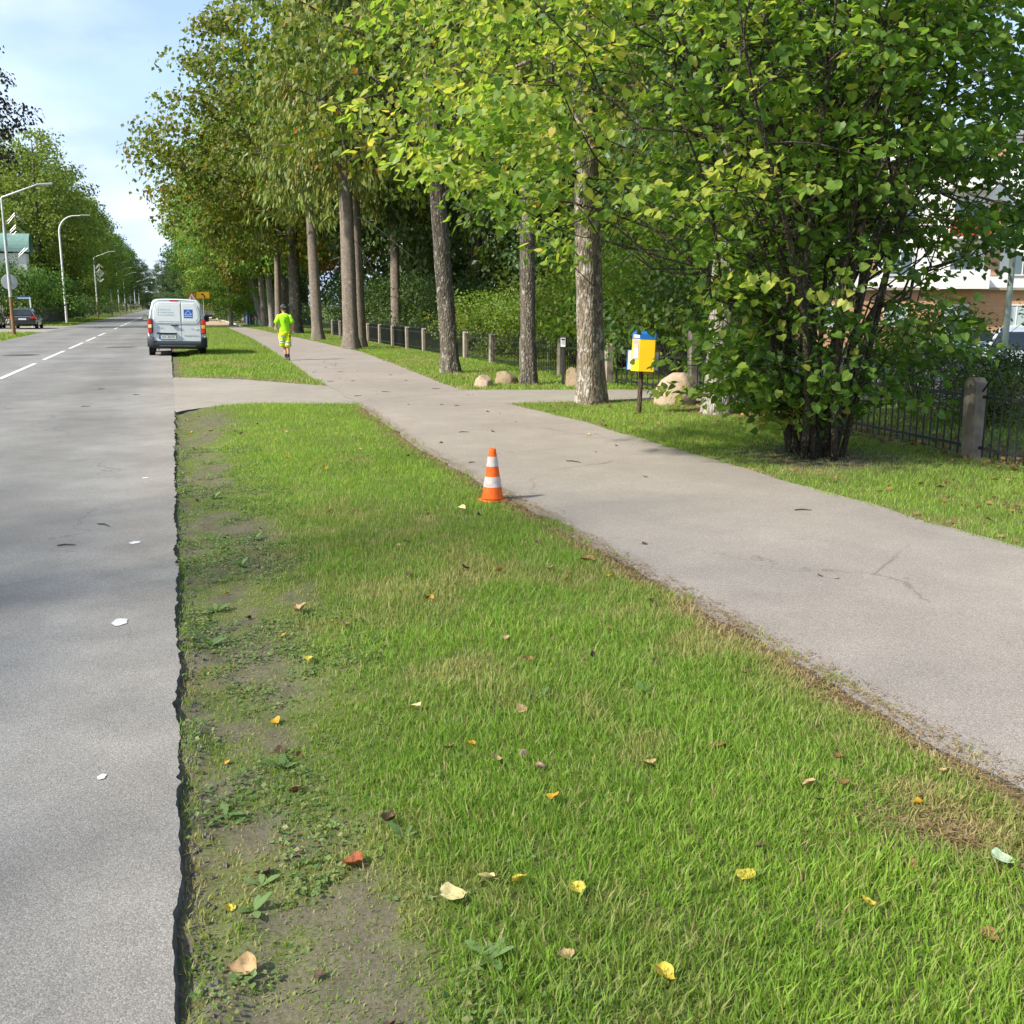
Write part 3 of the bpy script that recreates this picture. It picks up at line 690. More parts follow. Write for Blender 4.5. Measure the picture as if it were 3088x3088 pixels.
def place(proto, x, y, s=1.0, rz=0.0, label=None, group=None, leaf=None, sz=None):
    c = copy_tree(proto); c.location = (x, y, float(hz(x, y)) if x > 0 else -0.02); c.scale = (s, s, sz or s); c.rotation_euler = (0, 0, rz)
    if label: c['label'] = label
    if group: c['group'] = group
    if leaf:
        for ch in c.children:
            if ch.name.startswith('crown'):
                ch.material_slots[0].link = 'OBJECT'; ch.material_slots[0].material = leaf
    return c

ROW = 'street trees in a row between footpath and fence'
# the nearest linden, whose low skirt of yellowing leaves hangs over the footpath
T1P = [(3.6, 1.4), (5.0, 3.0), (6.5, 3.8), (9, 4.0), (12, 3.0), (14.5, 1.0)]
rng1 = np.random.default_rng(101)
c_low = crown_centres(rng1, 70, [(3.3, 1.0), (4.2, 2.4), (5.2, 3.2)], (0.2, 0.2), 0.5)
c_hi = crown_centres(rng1, 190, [(5.2, 3.0), (6.5, 3.8), (9, 4.0), (12, 3.0), (14.5, 1.0)], (0.0, 0.0), 0.5)
T1C = np.concatenate([c_low, c_hi])
# the low skirt is thin where the afternoon sun comes in under the crown to the trunk
_zr = (0.0 - T1C[:, 0]) * 0.92
T1C = T1C[~((T1C[:, 0] < -0.7) & (T1C[:, 1] > -3.3) & (T1C[:, 1] < 0.6) & (T1C[:, 2] > _zr - 0.3) & (T1C[:, 2] < _zr + 2.6) & (T1C[:, 2] < 8))]
lind = deciduous('linden_tree', 'linden with thick lichen-spotted trunk at the corner of the driveway', 'tree', (7.03, 16.88), 14, 0.25, T1P, M['leaf_linden'], M['bark_lichen'], 7,
          per=44, cr=0.65, size=0.115, tm=T_HEART, bow=0.05, nlimb=46, leafparts=0, flat=0.55, hue_noise=0.36, hue0=0.46, group=ROW, centres=T1C, twigs=1, lean=(-0.035, 0.0), topr=0.06)
deciduous('linden_tree', 'slim dark-barked linden with a knot hole, between two boulders', 'tree', (7.41, 21.35), 14, 0.175, [(4.6, 1.6), (6.5, 3.0), (9, 3.4), (13, 1.2)], M['leaf_linden'], M['bark_dark'], 8,
          nclump=120, per=46, cr=0.8, size=0.13, tm=T_RHOMB, bow=0.06, group=ROW, nlimb=40, hue0=0.5, topr=0.05)
deciduous('maple_tree', 'maple with leaning dark trunk, pale lichen on its lower half', 'tree', (6.71, 25.33), 17, 0.225, [(4.6, 2.6), (5.6, 4.5), (8, 5.2), (12, 4.4), (16.5, 1.2)], M['leaf_maple'], M['bark_dark'], 9,
          nclump=330, per=52, cr=0.85, size=0.17, tm=T_RHOMB, bow=0.10, lean=(-0.085, 0.0), off=(-0.1, -0.5), group=ROW, nlimb=40, hue0=0.60, hue_noise=0.45, topr=0.05, shell=0.42)
deciduous('aspen_tree', 'pale-barked tree half hidden by the hazel bush, bluish leaves', 'tree', (8.23, 14.57), 12, 0.20, [(2.4, 2.6), (3.4, 4.0), (6, 4.4), (9, 3.4), (12, 0.8)], M['leaf_blue'], M['bark_pale'], 10,
          nclump=430, per=58, cr=0.6, size=0.095, tm=T_HEART, bow=0.05, off=(2.3, -1.1), group=ROW, nlimb=60, hue0=0.55, hue_noise=0.3, topr=0.05)

# big multi-stemmed hazel
def hazel():
    rng = np.random.default_rng(33)
    t = thing('hazel_bush', 'large many-stemmed hazel bush with broad green leaves by the path', 'bush', (7.0, 10.0, 0.0))
    C = []; stems = MB()
    for k in range(17):
        a = k * 2.399 + rng.uniform(-.3, .3); out = rng.uniform(0.5, 2.7) if k > 3 else rng.uniform(0.2, 0.8); H = rng.uniform(5.0, 7.6) - out * 0.5
        b = np.array([0.34 * math.cos(a) * rng.uniform(.25, 1.25), 0.34 * math.sin(a) * rng.uniform(.25, 1.25), -0.08])
        tt = np.linspace(0, 1, 12); kx = rng.normal(0, .10, 2)
        pts = np.stack([b[0] + out * math.cos(a) * tt ** 1.05 + kx[0] * np.sin(tt * 5), b[1] + out * math.sin(a) * tt ** 1.05 + kx[1] * np.sin(tt * 4 + 1), b[2] + H * tt ** 0.95], 1)
        r0 = rng.uniform(0.022, 0.046); stems_m = MB(); stems_m.tube(pts, list(r0 * (1 - tt * 0.82)), 9, caps=True, wob=0.04, rng=random.Random(k))
        stems_m.build('stem', M['bark_hazel'], t, smooth='full')
        for j in range(4, 12):
            for q in range(4 if j > 6 else 2):
                d = rng.normal(0, 1, 3); d[2] = d[2] * 0.35 + 0.1; d = d / np.linalg.norm(d) * rng.uniform(0.3, 1.15)
                c = pts[j] + d
                if c[2] < 0.55: c[2] = rng.uniform(.55, 1.0)
                C.append(c); limb(stems, pts[j], c, 0.011, 0.004, rng, 0.06, 5, 4)
    for k in range(46):                       # the low leafy flank towards the driveway
        c = np.array([rng.uniform(-1.75, -.5), rng.uniform(-.5, 1.0), rng.uniform(.65, 2.4)]); C.append(c)
        if k % 3 == 0: limb(stems, (c[0] * .25, c[1] * .25, c[2] * .6), c, .010, .004, rng, .06, 6, 4)
    # thin shoots near the ground, and long low branches that reach over the lawn
    for k in range(16):
        a = rng.uniform(0, 6.28); o = rng.uniform(.3, .9); p1 = np.array([math.cos(a) * o, math.sin(a) * o, rng.uniform(.3, .8)])
        limb(stems, (0.2 * math.cos(a), 0.2 * math.sin(a), -0.05), p1, 0.008, 0.003, rng, 0.12, 6, 5); C.append(p1)
    for tx, ty, tz in ((-1.3, 0.3, 1.2), (-1.45, 0.1, 1.6), (-1.0, 0.8, .9), (-1.5, -.3, 2.0), (-1.0, 0.5, 0.75), (-1.5, -.2, 1.35), (-1.2, -.5, 1.0), (0.95, -.75, 0.85), (1.5, -.6, 1.65), (-1.7, -.2, 2.3), (1.2, -1.2, 1.25), (-.6, -1.2, 1.1), (.5, -1.5, 1.7), (-.9, -1.4, 1.9), (2.5, -.3, 2.8), (2.9, .3, 3.5), (2.2, -.9, 4.0), (2.7, -.2, 4.6)):
        for q in range(6):
            f = 1 - q * 0.13; C.append(np.array([tx * f, ty * f, tz * (0.55 + 0.45 * f)]) + rng.normal(0, .10, 3))
        limb(stems, (0.05, 0, 0.25), (tx, ty, tz), 0.016, 0.004, rng, 0.10, 8, 5)
    # the spreading dome of upper branches, reaching out over the footpath
    ctr = np.array([-0.7, 0.5, 4.5]); rad = np.array([4.1, 2.7, 3.2]); D = []
    while len(D) < 400:
        p = rng.uniform(-1, 1, 3); l = np.linalg.norm(p)
        if 0.45 < l < 1.0 and rng.random() < l ** 2:
            c = ctr + p * rad * (1 + .10 * math.sin(5 * p[0] + 3 * p[2]))
            if c[2] > 2.45 + .25 * math.sin(c[0] * 2.3) + .3 * max(0, c[0] + .6) * (c[0] < 1.5): D.append(c)
    D = np.array(D)
    for i in rng.permutation(len(D))[:60]:
        q = D[i]; st0 = np.array([0.25 * q[0] * .5, 0.2 * q[1] * .5, max(1.2, q[2] * rng.uniform(.35, .6))])
        lp = limb(stems, st0, q, 0.024, 0.005, rng, .08, 9, 5)
        for w_ in range(3):
            j = int(rng.integers(3, 8)); n_ = D[np.argsort(np.linalg.norm(D - lp[j], axis=1))[int(rng.integers(0, 6))]]; limb(stems, lp[j], n_, .009, .003, rng, .05, 5, 4)
    stems.build('twigs', M['bark_hazel'], t, smooth='full')
    nS = len(C); C = np.concatenate([np.array(C), D])
    P, N, T, idx = clump_leaves(rng, C, np.concatenate([np.full(nS, 17), np.full(len(D), 40)]), np.where(np.arange(len(C)) < nS, .38, .52), 0.34, (0, 0), droop=0.30, faceout=0.30, rand=0.38, zref=1.0)
    n = len(P); S = rng.uniform(0.062, 0.118, n)
    # sun and shade put into leaf colour: bright upper left and sprigs, dark elsewhere
    e = (P - ctr) / rad; sunward = e[:, 0] * -0.45 + e[:, 2] * 0.30 - e[:, 1] * .05; sprig = (rng.random(len(C)) < .045)[idx]
    rnd = 0.50 - 0.48 * sunward + 0.10 * rng.normal(0, 1, len(C))[idx] + rng.normal(0, .13, n); rnd = np.where(sprig, rng.uniform(.08, .3, n), rnd)
    N[:, 2] += 0.55
    d = np.linalg.norm(P + np.array([7.0, 10.0, 0]) - np.array([0, 0, 1.7]), axis=1)
    near = np.argsort(d)[:n // 3]; vis = rng.permutation(near)[:280]       # the broad leaves on the side facing the street
    rest = np.ones(n, bool); rest[vis] = False
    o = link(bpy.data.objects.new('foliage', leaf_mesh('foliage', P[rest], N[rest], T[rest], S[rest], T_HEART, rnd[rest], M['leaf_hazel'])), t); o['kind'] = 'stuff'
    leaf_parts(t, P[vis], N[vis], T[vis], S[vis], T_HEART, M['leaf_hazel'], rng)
    return t
hazel()

def spruce(name, label, base, h, r0, zlow, seed, lean=(0, 0), bmax=3.2, group=ROW, dead=0):
    rng = np.random.default_rng(seed); t = thing(name, label, 'tree', (base[0], base[1], 0), 0, group)
    tp = trunk_path((0, 0), h, lean, 0.06, 36, rng); mb = MB(); trunk_into(mb, tp, r0, 0.03, rng, 18, 1.4, 0.035)
    mb.build('trunk', M['bark_spruce'], t, smooth='full')
    br = MB(); P = []; T = []
    z = zlow
    while z < h - 0.5:
        f = (z - zlow) / (h - zlow); Lb = bmax * (0.75 + 0.35 * math.sin(min(1, f * 4) * 1.57)) * (1 - f) ** 0.7 + 0.3
        for k in range(6):
            a = rng.uniform(0, 6.28); l = Lb * rng.uniform(.7, 1.1); k0 = np.argmin(abs(tp[:, 2] - z)); p0 = tp[k0].copy()
            tt = np.linspace(0, 1, 8); pts = np.stack([p0[0] + l * math.cos(a) * tt, p0[1] + l * math.sin(a) * tt, p0[2] - l * 0.35 * tt + l * 0.18 * tt ** 2.5], 1)
            br.tube(pts, list(0.03 * (1 - tt * .85)), 4, caps=False)
            for j in range(2, 8):
                for q in range(3):
                    c = pts[j] + rng.normal(0, .10, 3); hang = rng.uniform(.35, 1.1) * (0.5 + 0.5 * (1 - f))
                    m = 4
                    for s_ in range(m):
                        P.append(c + np.array([0, 0, -hang * s_ / m]) + rng.normal(0, .06, 3)); T.append(np.array([math.cos(a) * .25, math.sin(a) * .25, -1]) + rng.normal(0, .28, 3))
        z += rng.uniform(.45, .75)
    br.build('branches', M['bark_spruce'], t)
    P = np.array(P); T = np.array(T); n = len(P); N = rng.normal(size=(n, 3))
    o = link(bpy.data.objects.new('crown', leaf_mesh('crown', P, N, T, rng.uniform(.28, .5, n), T_NEEDLE, 0.45 + rng.normal(0, .22, n), M['leaf_spruce'])), t); o['kind'] = 'stuff'
    if dead:
        d = MB()
        for zz, ang, l, dr in ((5.15, -0.12, 2.6, -0.62), (4.3, -0.1, 1.1, -1.3), (6.6, -0.2, 0.7, -.1), (8.0, 2.8, .6, 0), (3.6, 2.9, .35, -.1), (5.9, 0.4, .5, .2)):
            k0 = np.argmin(abs(tp[:, 2] - zz)); tt = np.linspace(0, 1, 8)
            pts = np.stack([tp[k0, 0] + l * math.cos(ang) * tt, tp[k0, 1] + l * math.sin(ang) * tt, zz + l * dr * tt ** 1.5 + .05 * np.sin(tt * 6)], 1)
            d.tube(pts, list(0.028 * (1 - tt * .75)), 6)
            for q in range(4):
                j = rng.integers(4, 8); e = pts[j] + rng.normal(0, .3, 3); d.tube([pts[j], e], [.008, .003], 4)
        d.build('dead_branch', M['bark_pale'], t)
    return t
spruce('spruce_tree', 'tallest straight spruce trunk with bare dead branches, standing beside the path', (6.82, 41.28), 21, 0.31, 7.4, 41, (-0.012, 0), 3.4, dead=1)
sp = spruce('spruce_tree', 'thinner spruce trunk right behind the tallest one', (7.5, 42.9), 20, 0.24, 7.8, 42, (-0.02, 0.0), 3.2)
spruce('spruce_tree', 'spruce with a bare trunk just right of the walking man', (7.15, 53.5), 20, 0.29, 7.0, 43, (-0.02, 0), 3.4)
place(sp, 9.9, 47.2, 1.0, 1.0, 'spruce with drooping pale twigs behind the fence', ROW, sz=0.80)
place(sp, 7.3, 75.0, 1.05, 2.2, 'drooping spruce in the middle of the far tree row', ROW, sz=0.82)

# mid-distance trees, a few grown kinds, copied with their own turn, size and leaf colour
pA = deciduous('maple_tree', 'big olive maple reaching over the road beyond the spruces', 'tree', (7.56, 66.3), 21, 0.40, [(4.8, 3.5), (7, 6.6), (11, 7.6), (16, 5.8), (20.5, 1.5)], M['leaf_maple'], M['bark_dark'], 51,
               nclump=420, per=62, cr=1.25, size=0.30, lean=(-0.035, 0), bow=0.2, nlimb=50, group='trees along the far footpath', hue0=0.5, shell=0.38, off=(-0.8, 0))
pB = deciduous('linden_tree', 'tall linden with dense rounded crown left of the road', 'tree', (-12.6, 122), 20, 0.38, [(2.4, 2.0), (4.5, 3.7), (8, 5.3), (13, 5.7), (19.6, 1.8)], M['leaf_lime'], M['bark_dark'], 52,
               nclump=380, per=50, cr=1.15, size=0.32, bow=0.1, nlimb=30, group='trees along the left side of the road', hue0=0.45, shell=0.33)
pC = deciduous('broadleaf_tree', 'yellow-green tree standing where the path narrows', 'tree', (7.2, 108), 15, 0.28, [(1.8, 2.6), (4, 4.6), (8, 5.2), (12, 3.6), (15, 0.9)], M['leaf_lime'], M['bark_pale'], 53,
               nclump=300, per=55, cr=1.1, size=0.30, bow=0.25, lean=(-0.05, 0), nlimb=30, group='trees along the far footpath', hue0=0.4, shell=0.38)
GF = 'trees along the far footpath'
for x, y, s, rz, pr, lf, lb in (
    (8.4, 82, 0.92, 1.1, pA, 'leaf_lime', 'lighter green maple second behind the spruces'),
    (7.4, 97.5, 0.95, 2.0, pA, 'leaf_green', 'green maple behind the leaning pale trunk'),
    (6.6, 120, 0.95, 4.1, pA, 'leaf_lime', 'light green maple overhanging the road near the yellow sign'),
    (7.0, 139, 0.9, 5.0, pA, 'leaf_green', 'dark green maple beyond the yellow sign'),
    (7.4, 160, 0.9, .6, pB, 'leaf_maple', 'olive linden far along the footpath'),
    (7.2, 182, 0.9, 1.9, pB, 'leaf_green', 'green linden farther along the footpath'),
    (7.2, 210, 0.95, 3.0, pA, 'leaf_dark', 'dark tree far down the right side of the road'),
    (7.2, 245, 0.9, 2.4, pB, 'leaf_green', 'far green tree right of the vanishing road'),
    (7.0, 290, 0.95, 1.4, pA, 'leaf_dark', 'farthest dark tree right of the road'),
    (5.0, 92, 0.62, .3, pC, 'leaf_lime', 'small lime-green tree above the roadworks signs'),
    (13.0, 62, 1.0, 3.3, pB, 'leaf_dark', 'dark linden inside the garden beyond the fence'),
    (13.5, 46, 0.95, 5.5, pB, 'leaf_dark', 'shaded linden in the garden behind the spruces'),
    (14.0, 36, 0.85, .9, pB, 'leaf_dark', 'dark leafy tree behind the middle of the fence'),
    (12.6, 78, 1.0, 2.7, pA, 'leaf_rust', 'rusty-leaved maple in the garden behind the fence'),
    (15.5, 27.5, 0.62, 1.7, pC, 'leaf_lime', 'bright green young tree behind the fence by the intercom'),  # lime leaves stand in for sunlight on this tree
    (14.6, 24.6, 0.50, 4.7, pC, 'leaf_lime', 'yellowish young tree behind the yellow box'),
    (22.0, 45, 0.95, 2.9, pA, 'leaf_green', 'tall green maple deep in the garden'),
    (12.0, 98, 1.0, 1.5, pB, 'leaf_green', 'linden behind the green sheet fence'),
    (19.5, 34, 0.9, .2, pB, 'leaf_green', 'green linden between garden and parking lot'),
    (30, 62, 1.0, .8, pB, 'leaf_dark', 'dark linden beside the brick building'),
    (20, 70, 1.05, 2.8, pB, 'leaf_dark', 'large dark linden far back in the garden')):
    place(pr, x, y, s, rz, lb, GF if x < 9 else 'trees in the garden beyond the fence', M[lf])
for x, y, s, rz, lb, lf in (
    (-13.4, 137, 1.0, 1.2, 'second linden in the row left of the road', 'leaf_lime'), (-12.4, 166, 0.97, 3.0, 'third linden in the row left of the road', 'leaf_lime'),
    (-12.2, 184, 0.95, 2.2, 'fourth linden in the row left of the road', 'leaf_green'), (-12.2, 205, 0.9, 4.4, 'fifth linden in the row left of the road', 'leaf_lime'),
    (-12.2, 235, 0.95, 5.2, 'sixth linden in the row left of the road', 'leaf_green'), (-12, 275, 0.95, .4, 'seventh linden in the row left of the road', 'leaf_green'), (-12, 330, 1.0, 1.4, 'last linden visible in the row left of the road', 'leaf_dark'),
    (-17.0, 133, 1.08, 2.5, 'linden behind the house roof', 'leaf_lime'),
    (-2, 520, 1.15, .3, 'far tree closing the end of the street', 'leaf_dark'), (8, 420, 1.1, 2.3, 'far tree on the right at the end of the street', 'leaf_dark'), (-10, 440, 1.0, 3.3, 'far tree on the left at the end of the street', 'leaf_dark'), (3, 560, 1.2, 4.3, 'farthest tree straight down the street', 'leaf_dark'),
    ):
    place(pB, x, y, s, rz, lb, 'trees along the left side of the road', M[lf])
deciduous('maple_tree', 'dark purple maple at the left edge of the picture', 'tree', (-15.4, 86), 23, 0.4, [(10.2, 2.0), (12, 4.8), (15, 5.8), (19, 4.8), (22.5, 1.2)], M['leaf_purple'], M['bark_dark'], 58, nclump=230, per=55, cr=1.2, size=0.28, nlimb=30, group='trees along the left side of the road', off=(.4, 0), shell=.42)
# unseen trees added on the near left, crowns thinned to tune the foreground shade
pD = deciduous('shade_tree', 'unseen thin-crowned tree added left of the camera to shade the foreground', 'tree', (-13.0, 4.0), 18, 0.26, [(4.5, 2.8), (7, 4.6), (11, 5.2), (15, 3.8), (18.5, 1.0)], M['leaf_green'], M['bark_pale'], 54,
               nclump=280, per=19, cr=1.3, size=0.16, bow=0.2, nlimb=8, group='trees along the left side of the road', hue0=0.45, shell=0.5)
place(pD, -12.4, -4.5, 1.0, 2.0, 'unseen thin-crowned tree added behind the camera to shade the foreground', 'trees along the left side of the road')
# leaning bare trunks by the far path
def pole_tree(label, base, top, r, bark):
    t = thing('tree_trunk', label, 'tree', (base[0], base[1], 0), 0, 'slender trunks by the far path'); rng = np.random.default_rng(int(base[1] * 10))
    tp = trunk_path((0, 0), top[2], ((top[0] - base[0]) / top[2], 0), .08, 20, rng); mb = MB(); trunk_into(mb, tp, r, r * .5, rng, 12, 1.2, .05); mb.build('trunk', bark, t, smooth='full')
    C = tp[-5:][:, :] + rng.normal(0, .8, (5, 3)); C = np.concatenate([C + rng.normal(0, .7, C.shape) for _ in range(10)])
    P, N, T, idx = clump_leaves(rng, C, 40, 0.9, .7); o = link(bpy.data.objects.new('crown', leaf_mesh('crown', P, N, T, rng.uniform(.2, .35, len(P)), T_RHOMB, .4 + rng.normal(0, .2, len(P)), M['leaf_maple'])), t); o['kind'] = 'stuff'
pole_tree('slender pale trunk leaning left in front of the green fence', (7.4, 90), (5.9, 90, 6.5), 0.20, M['bark_pale'])
pole_tree('pale birch-like trunk behind the walking man', (7.7, 84), (7.2, 84, 7.5), 0.26, M['bark_pale'])
pole_tree('grey trunk left of the pale birch-like one', (7.4, 88), (7.2, 88, 7.5), 0.22, M['bark_spruce'])

# shrubs
def shrub_proto(label, base, h, w, leaf, seed, size=0.10, n=90, per=55, tm=T_RHOMB, group='shrubs behind the fence', cat='bush'):
    rng = np.random.default_rng(seed); t = thing('shrub', label, cat, (base[0], base[1], float(hz(*base)) - .02), 0, group)
    C = np.stack([rng.normal(0, w * .42, n), rng.normal(0, w * .36, n), h * (0.12 + 0.80 * rng.random(n) ** .8)], 1)
    C[:, :2] *= (1 - 0.35 * (C[:, 2:] / h))
    st = MB()
    for i in rng.permutation(n)[:40]: limb(st, (rng.normal(0, .12), rng.normal(0, .12), -.04), C[i], 0.016, .004, rng, .1, 5, 4)
    st.build('stems', M['bark_hazel'], t)
    P, N, T, idx = clump_leaves(rng, C, per, .30 * w ** .5, .8, (0, 0), droop=.2, faceout=.5)
    P[:, 2] = np.maximum(P[:, 2], .03)
    o = link(bpy.data.objects.new('foliage', leaf_mesh('foliage', P, N, T, size * rng.uniform(.6, 1.2, len(P)), tm, .45 + .18 * rng.normal(size=n)[idx] + rng.normal(0, .14, len(P)), leaf)), t); o['kind'] = 'stuff'
    return t
def place_shrub(pr, x, y, s, rz, lb, leaf=None, sz=None, group=None):
    c = copy_tree(pr); c.location = (x, y, float(hz(x, y)) - .02); c.scale = (s, s, sz or s); c.rotation_euler = (0, 0, rz); c['label'] = lb
    if group: c['group'] = group
    if leaf:
        for ch in c.children:
            if ch.name.startswith('foliage'): ch.material_slots[0].link = 'OBJECT'; ch.material_slots[0].material = M[leaf]
s1 = shrub_proto('sunlit light green shrub spilling over the middle of the fence', (10.9, 34.5), 2.3, 2.6, M['leaf_lime'], 61)
for x, y, s, rz, lb, lf, sz in (
    (10.9, 31.6, .9, 1, 'sunlit shrub right of the light green one', 'leaf_lime', .85), (10.8, 38.2, .9, 2, 'yellowish shrub left of the light green one', 'leaf_lime', .72),
    (11.3, 28.2, 1.15, 3, 'green shrub behind the intercom post', 'leaf_lime', 1.3), (11.5, 25.2, 1.2, 4, 'green shrub left of the thick lichen trunk', 'leaf_lime', 1.4),  # lime from here to the yellow box puts sunlight into the leaf colour
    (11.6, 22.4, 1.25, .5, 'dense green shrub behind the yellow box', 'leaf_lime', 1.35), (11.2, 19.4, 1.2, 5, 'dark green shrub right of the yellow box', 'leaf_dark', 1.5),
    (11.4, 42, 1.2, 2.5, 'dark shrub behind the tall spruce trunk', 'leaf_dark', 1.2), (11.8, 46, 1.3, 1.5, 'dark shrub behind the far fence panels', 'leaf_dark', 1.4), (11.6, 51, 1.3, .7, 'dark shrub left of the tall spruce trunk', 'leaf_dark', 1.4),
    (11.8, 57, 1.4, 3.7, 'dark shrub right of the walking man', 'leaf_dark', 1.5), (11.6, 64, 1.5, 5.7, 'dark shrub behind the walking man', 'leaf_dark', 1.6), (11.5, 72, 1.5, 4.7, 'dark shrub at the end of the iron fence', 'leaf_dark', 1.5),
    (13.5, 33, 1.6, .9, 'tall dark shrub behind the light green one', 'leaf_dark', 1.9), (13.6, 29, 1.5, 2.9, 'tall bright shrub behind the slim linden', 'leaf_lime', 2.0), (14.2, 39, 1.7, 1.9, 'tall dark shrub deep in the garden', 'leaf_dark', 2.0), (14, 52, 1.8, 4.9, 'tall shaded shrub far in the garden', 'leaf_dark', 2.0),  # tall bright shrub: lime leaf colour in place of sunlight
    (13.2, 16.0, .9, 1.9, 'green shrub behind the gate', 'leaf_green', .8), (11.3, 12.2, .6, 3.9, 'low green shrub behind the near fence post', 'leaf_green', .36), (12.4, 9.2, .8, 5.9, 'low bush behind the right end of the fence', 'leaf_green', .42), (12.3, 13.0, .6, .3, 'rounded dark bush in front of the parked cars', 'leaf_dark', .48)):
    place_shrub(s1, x, y, s, rz, lb, lf, sz)
GP = 'shrubs by the far path'
for x, y, s, rz, lb, lf, sz in ((8.6, 104, 1.5, 1, 'bluish green shrub left of the green sheet fence', 'leaf_blue', 1.6), (7.6, 112, 1.6, 2, 'rounded bluish shrub behind the yellow sign', 'leaf_blue', 1.8), (9.8, 99.5, 1.3, 3, 'bright green shrub above the sheet fence', 'leaf_lime', 1.7),
                            (6.9, 126, 1.3, 4, 'dark shrub at the bend of the new path', 'leaf_dark', 1.4), (6.2, 134, 0.5, 5, 'small round lime bush beside the new path', 'leaf_lime', .5)):
    place_shrub(s1, x, y, s, rz, lb, lf, sz, GP)
GH = 'tall bushes by the corner house'
for x, y, s, rz, lb, lf, sz in ((-14.2, 101.5, 2.0, 1, 'large leafy bush in front of the house', 'leaf_green', 2.5), (-12.0, 104.5, 2.0, 2, 'large leafy bush left of the white lamp post', 'leaf_green', 2.3), (-12.2, 116, 2.2, 3, 'bush behind the white lamp post', 'leaf_green', 2.2), (-11.8, 124, 2.0, 4, 'bush under the first linden', 'leaf_dark', 1.9), (-17.0, 102, 1.6, 5, 'dark bush under the house wall', 'leaf_dark', 1.5), (-12.4, 134, 1.8, 5.5, 'low dark bush under the lindens', 'leaf_dark', 1.4), (-12.4, 150, 1.8, .5, 'farther dark bush under the lindens', 'leaf_dark', 1.4)):
    place_shrub(s1, x, y, s, rz, lb, lf, sz, GH)

ORD = ['first', 'second', 'third', 'fourth', 'fifth', 'sixth', 'seventh', 'eighth', 'ninth', 'tenth']
for k in range(10):
    place_shrub(s1, -14.5 + .3 * (k % 3), 142 + k * 17, 2.3, k * 1.3, ORD[k] + ' bush of the far hedge under the left row of lindens', 'leaf_dark', 1.5, 'far hedges')
    place_shrub(s1, 9.0 + .4 * (k % 2), 142 + k * 17, 2.2, k * 1.7, ORD[k] + ' bush of the far hedge right of the road', 'leaf_dark', 1.6, 'far hedges')
for k, x in enumerate((-14, -8, -3, 2, 7, 12)):
    place_shrub(s1, x, 470 + 6 * (k % 3), 4.2, k * 1.1, ORD[k] + ' big bush from the left closing the end of the street', 'leaf_dark', 3.2, 'far hedges')

# ------------------------------------------------------------------ iron fence with concrete posts
M['iron'] = plain('black_fence_iron', (0.022, 0.026, 0.026), 0.5, 0.3, 12, metal=0.3)
M['conc'] = plain('fence_post_concrete', (0.30, 0.255, 0.20), 0.95, 0.25, 5, bump=0.6)
M['conc_shaded'] = plain('shaded_post_concrete', (0.19, 0.165, 0.135), 0.95, 0.3, 5, bump=0.6)  # post concrete darkened for the near posts, shade put into the colour
FX = 9.05
def post_mesh(h, w=0.19, d=0.15, mat=None):
    b = MB(); prof = [(-w / 2, -.15), (w / 2, -.15), (w / 2, h - .05), (w / 2 - .05, h), (-w / 2 + .05, h), (-w / 2, h - .05)]
    b.prism(prof, d / 2, -d / 2, 0, 0.012); return b.mesh('post', mat or M['conc'])
BAR = MB(); BAR.box((0, 0, 0.40), (0.014, 0.014, 0.80)); bar_me = BAR.mesh('bar', M['iron'])
def zig_mesh(dy, dz):
    b = MB(); L_ = math.hypot(dy, dz); b.box((0, dy / 2, dz / 2), (0.010, 0.020, L_), Matrix.Rotation(-math.atan2(dy, dz), 3, 'X')); return b.mesh('zigzag_bar', M['iron'])
zu = zig_mesh(0.19, 0.23); zd = zig_mesh(0.19, -0.23)
def iron_fence(name, label, ys, near, tall=()):
    t = thing(name, label, 'fence', (FX if ys[0] > 15 else 8.10, ys[0], 0), 0 if ys[0] > 15 else -math.atan(.079), 'iron garden fences')
    pm = [post_mesh(0.93, .2, .15, M['conc_shaded']), post_mesh(0.90), post_mesh(1.26, .2)]; far = MB(); y0 = ys[0]
    for k, y in enumerate(ys):
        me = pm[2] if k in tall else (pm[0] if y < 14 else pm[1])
        o = link(bpy.data.objects.new('post', me), t); o.location = (0, y - y0, float(hz(FX, y)) - .02); o.rotation_euler = (R(random.uniform(-1.5, 1.5)), R(random.uniform(-1.5, 1.5)), R(90))
        if k + 1 < len(ys):
            yn = ys[k + 1]; L_ = yn - y - .16; ya = y + .08 - y0
            for z in (0.13, 0.70):
                b = MB(); b.box((0, ya + L_ / 2, z), (0.012, L_, 0.034)); b.build('rail', M['iron'], t)
            nb = int(L_ / 0.128); 
            for i in range(nb):
                yy = ya + (i + .5) * L_ / nb
                if y < near:
                    o = link(bpy.data.objects.new('bar', bar_me), t); o.location = (0.013, yy, 0.03); o.rotation_euler = (R(random.uniform(-.6, .6)), 0, 0)
                else: far.box((0.013, yy, .43), (.022, .022, .80))
            nz = int(L_ / 0.38)
            for i in range(nz):
                yy = ya + (i + .0) * L_ / nz
                for mesh, a, z in ((zu, 0, .76), (zd, .19, .99)):
                    if y < near:
                        o = link(bpy.data.objects.new('zigzag_bar', mesh), t); o.location = (-.012 if mesh is zu else -.024, yy + a, z)
                    else:
                        s_ = 1 if mesh is zu else -1; far.box((-.012 if s_ > 0 else -.024, yy + a + .095, z + s_ * .115), (.010, .02, .298), Matrix.Rotation(-math.atan2(.19, s_ * .23), 3, 'X'))
    if far.v: o = far.build('far_bars', M['iron'], t); o['kind'] = 'stuff'
    return t
iron_fence('iron_fence', 'black iron fence with zigzag top behind the hazel bush', [3.3, 6.3, 9.35, 12.42, 14.8, 17.2], 99, (5,))
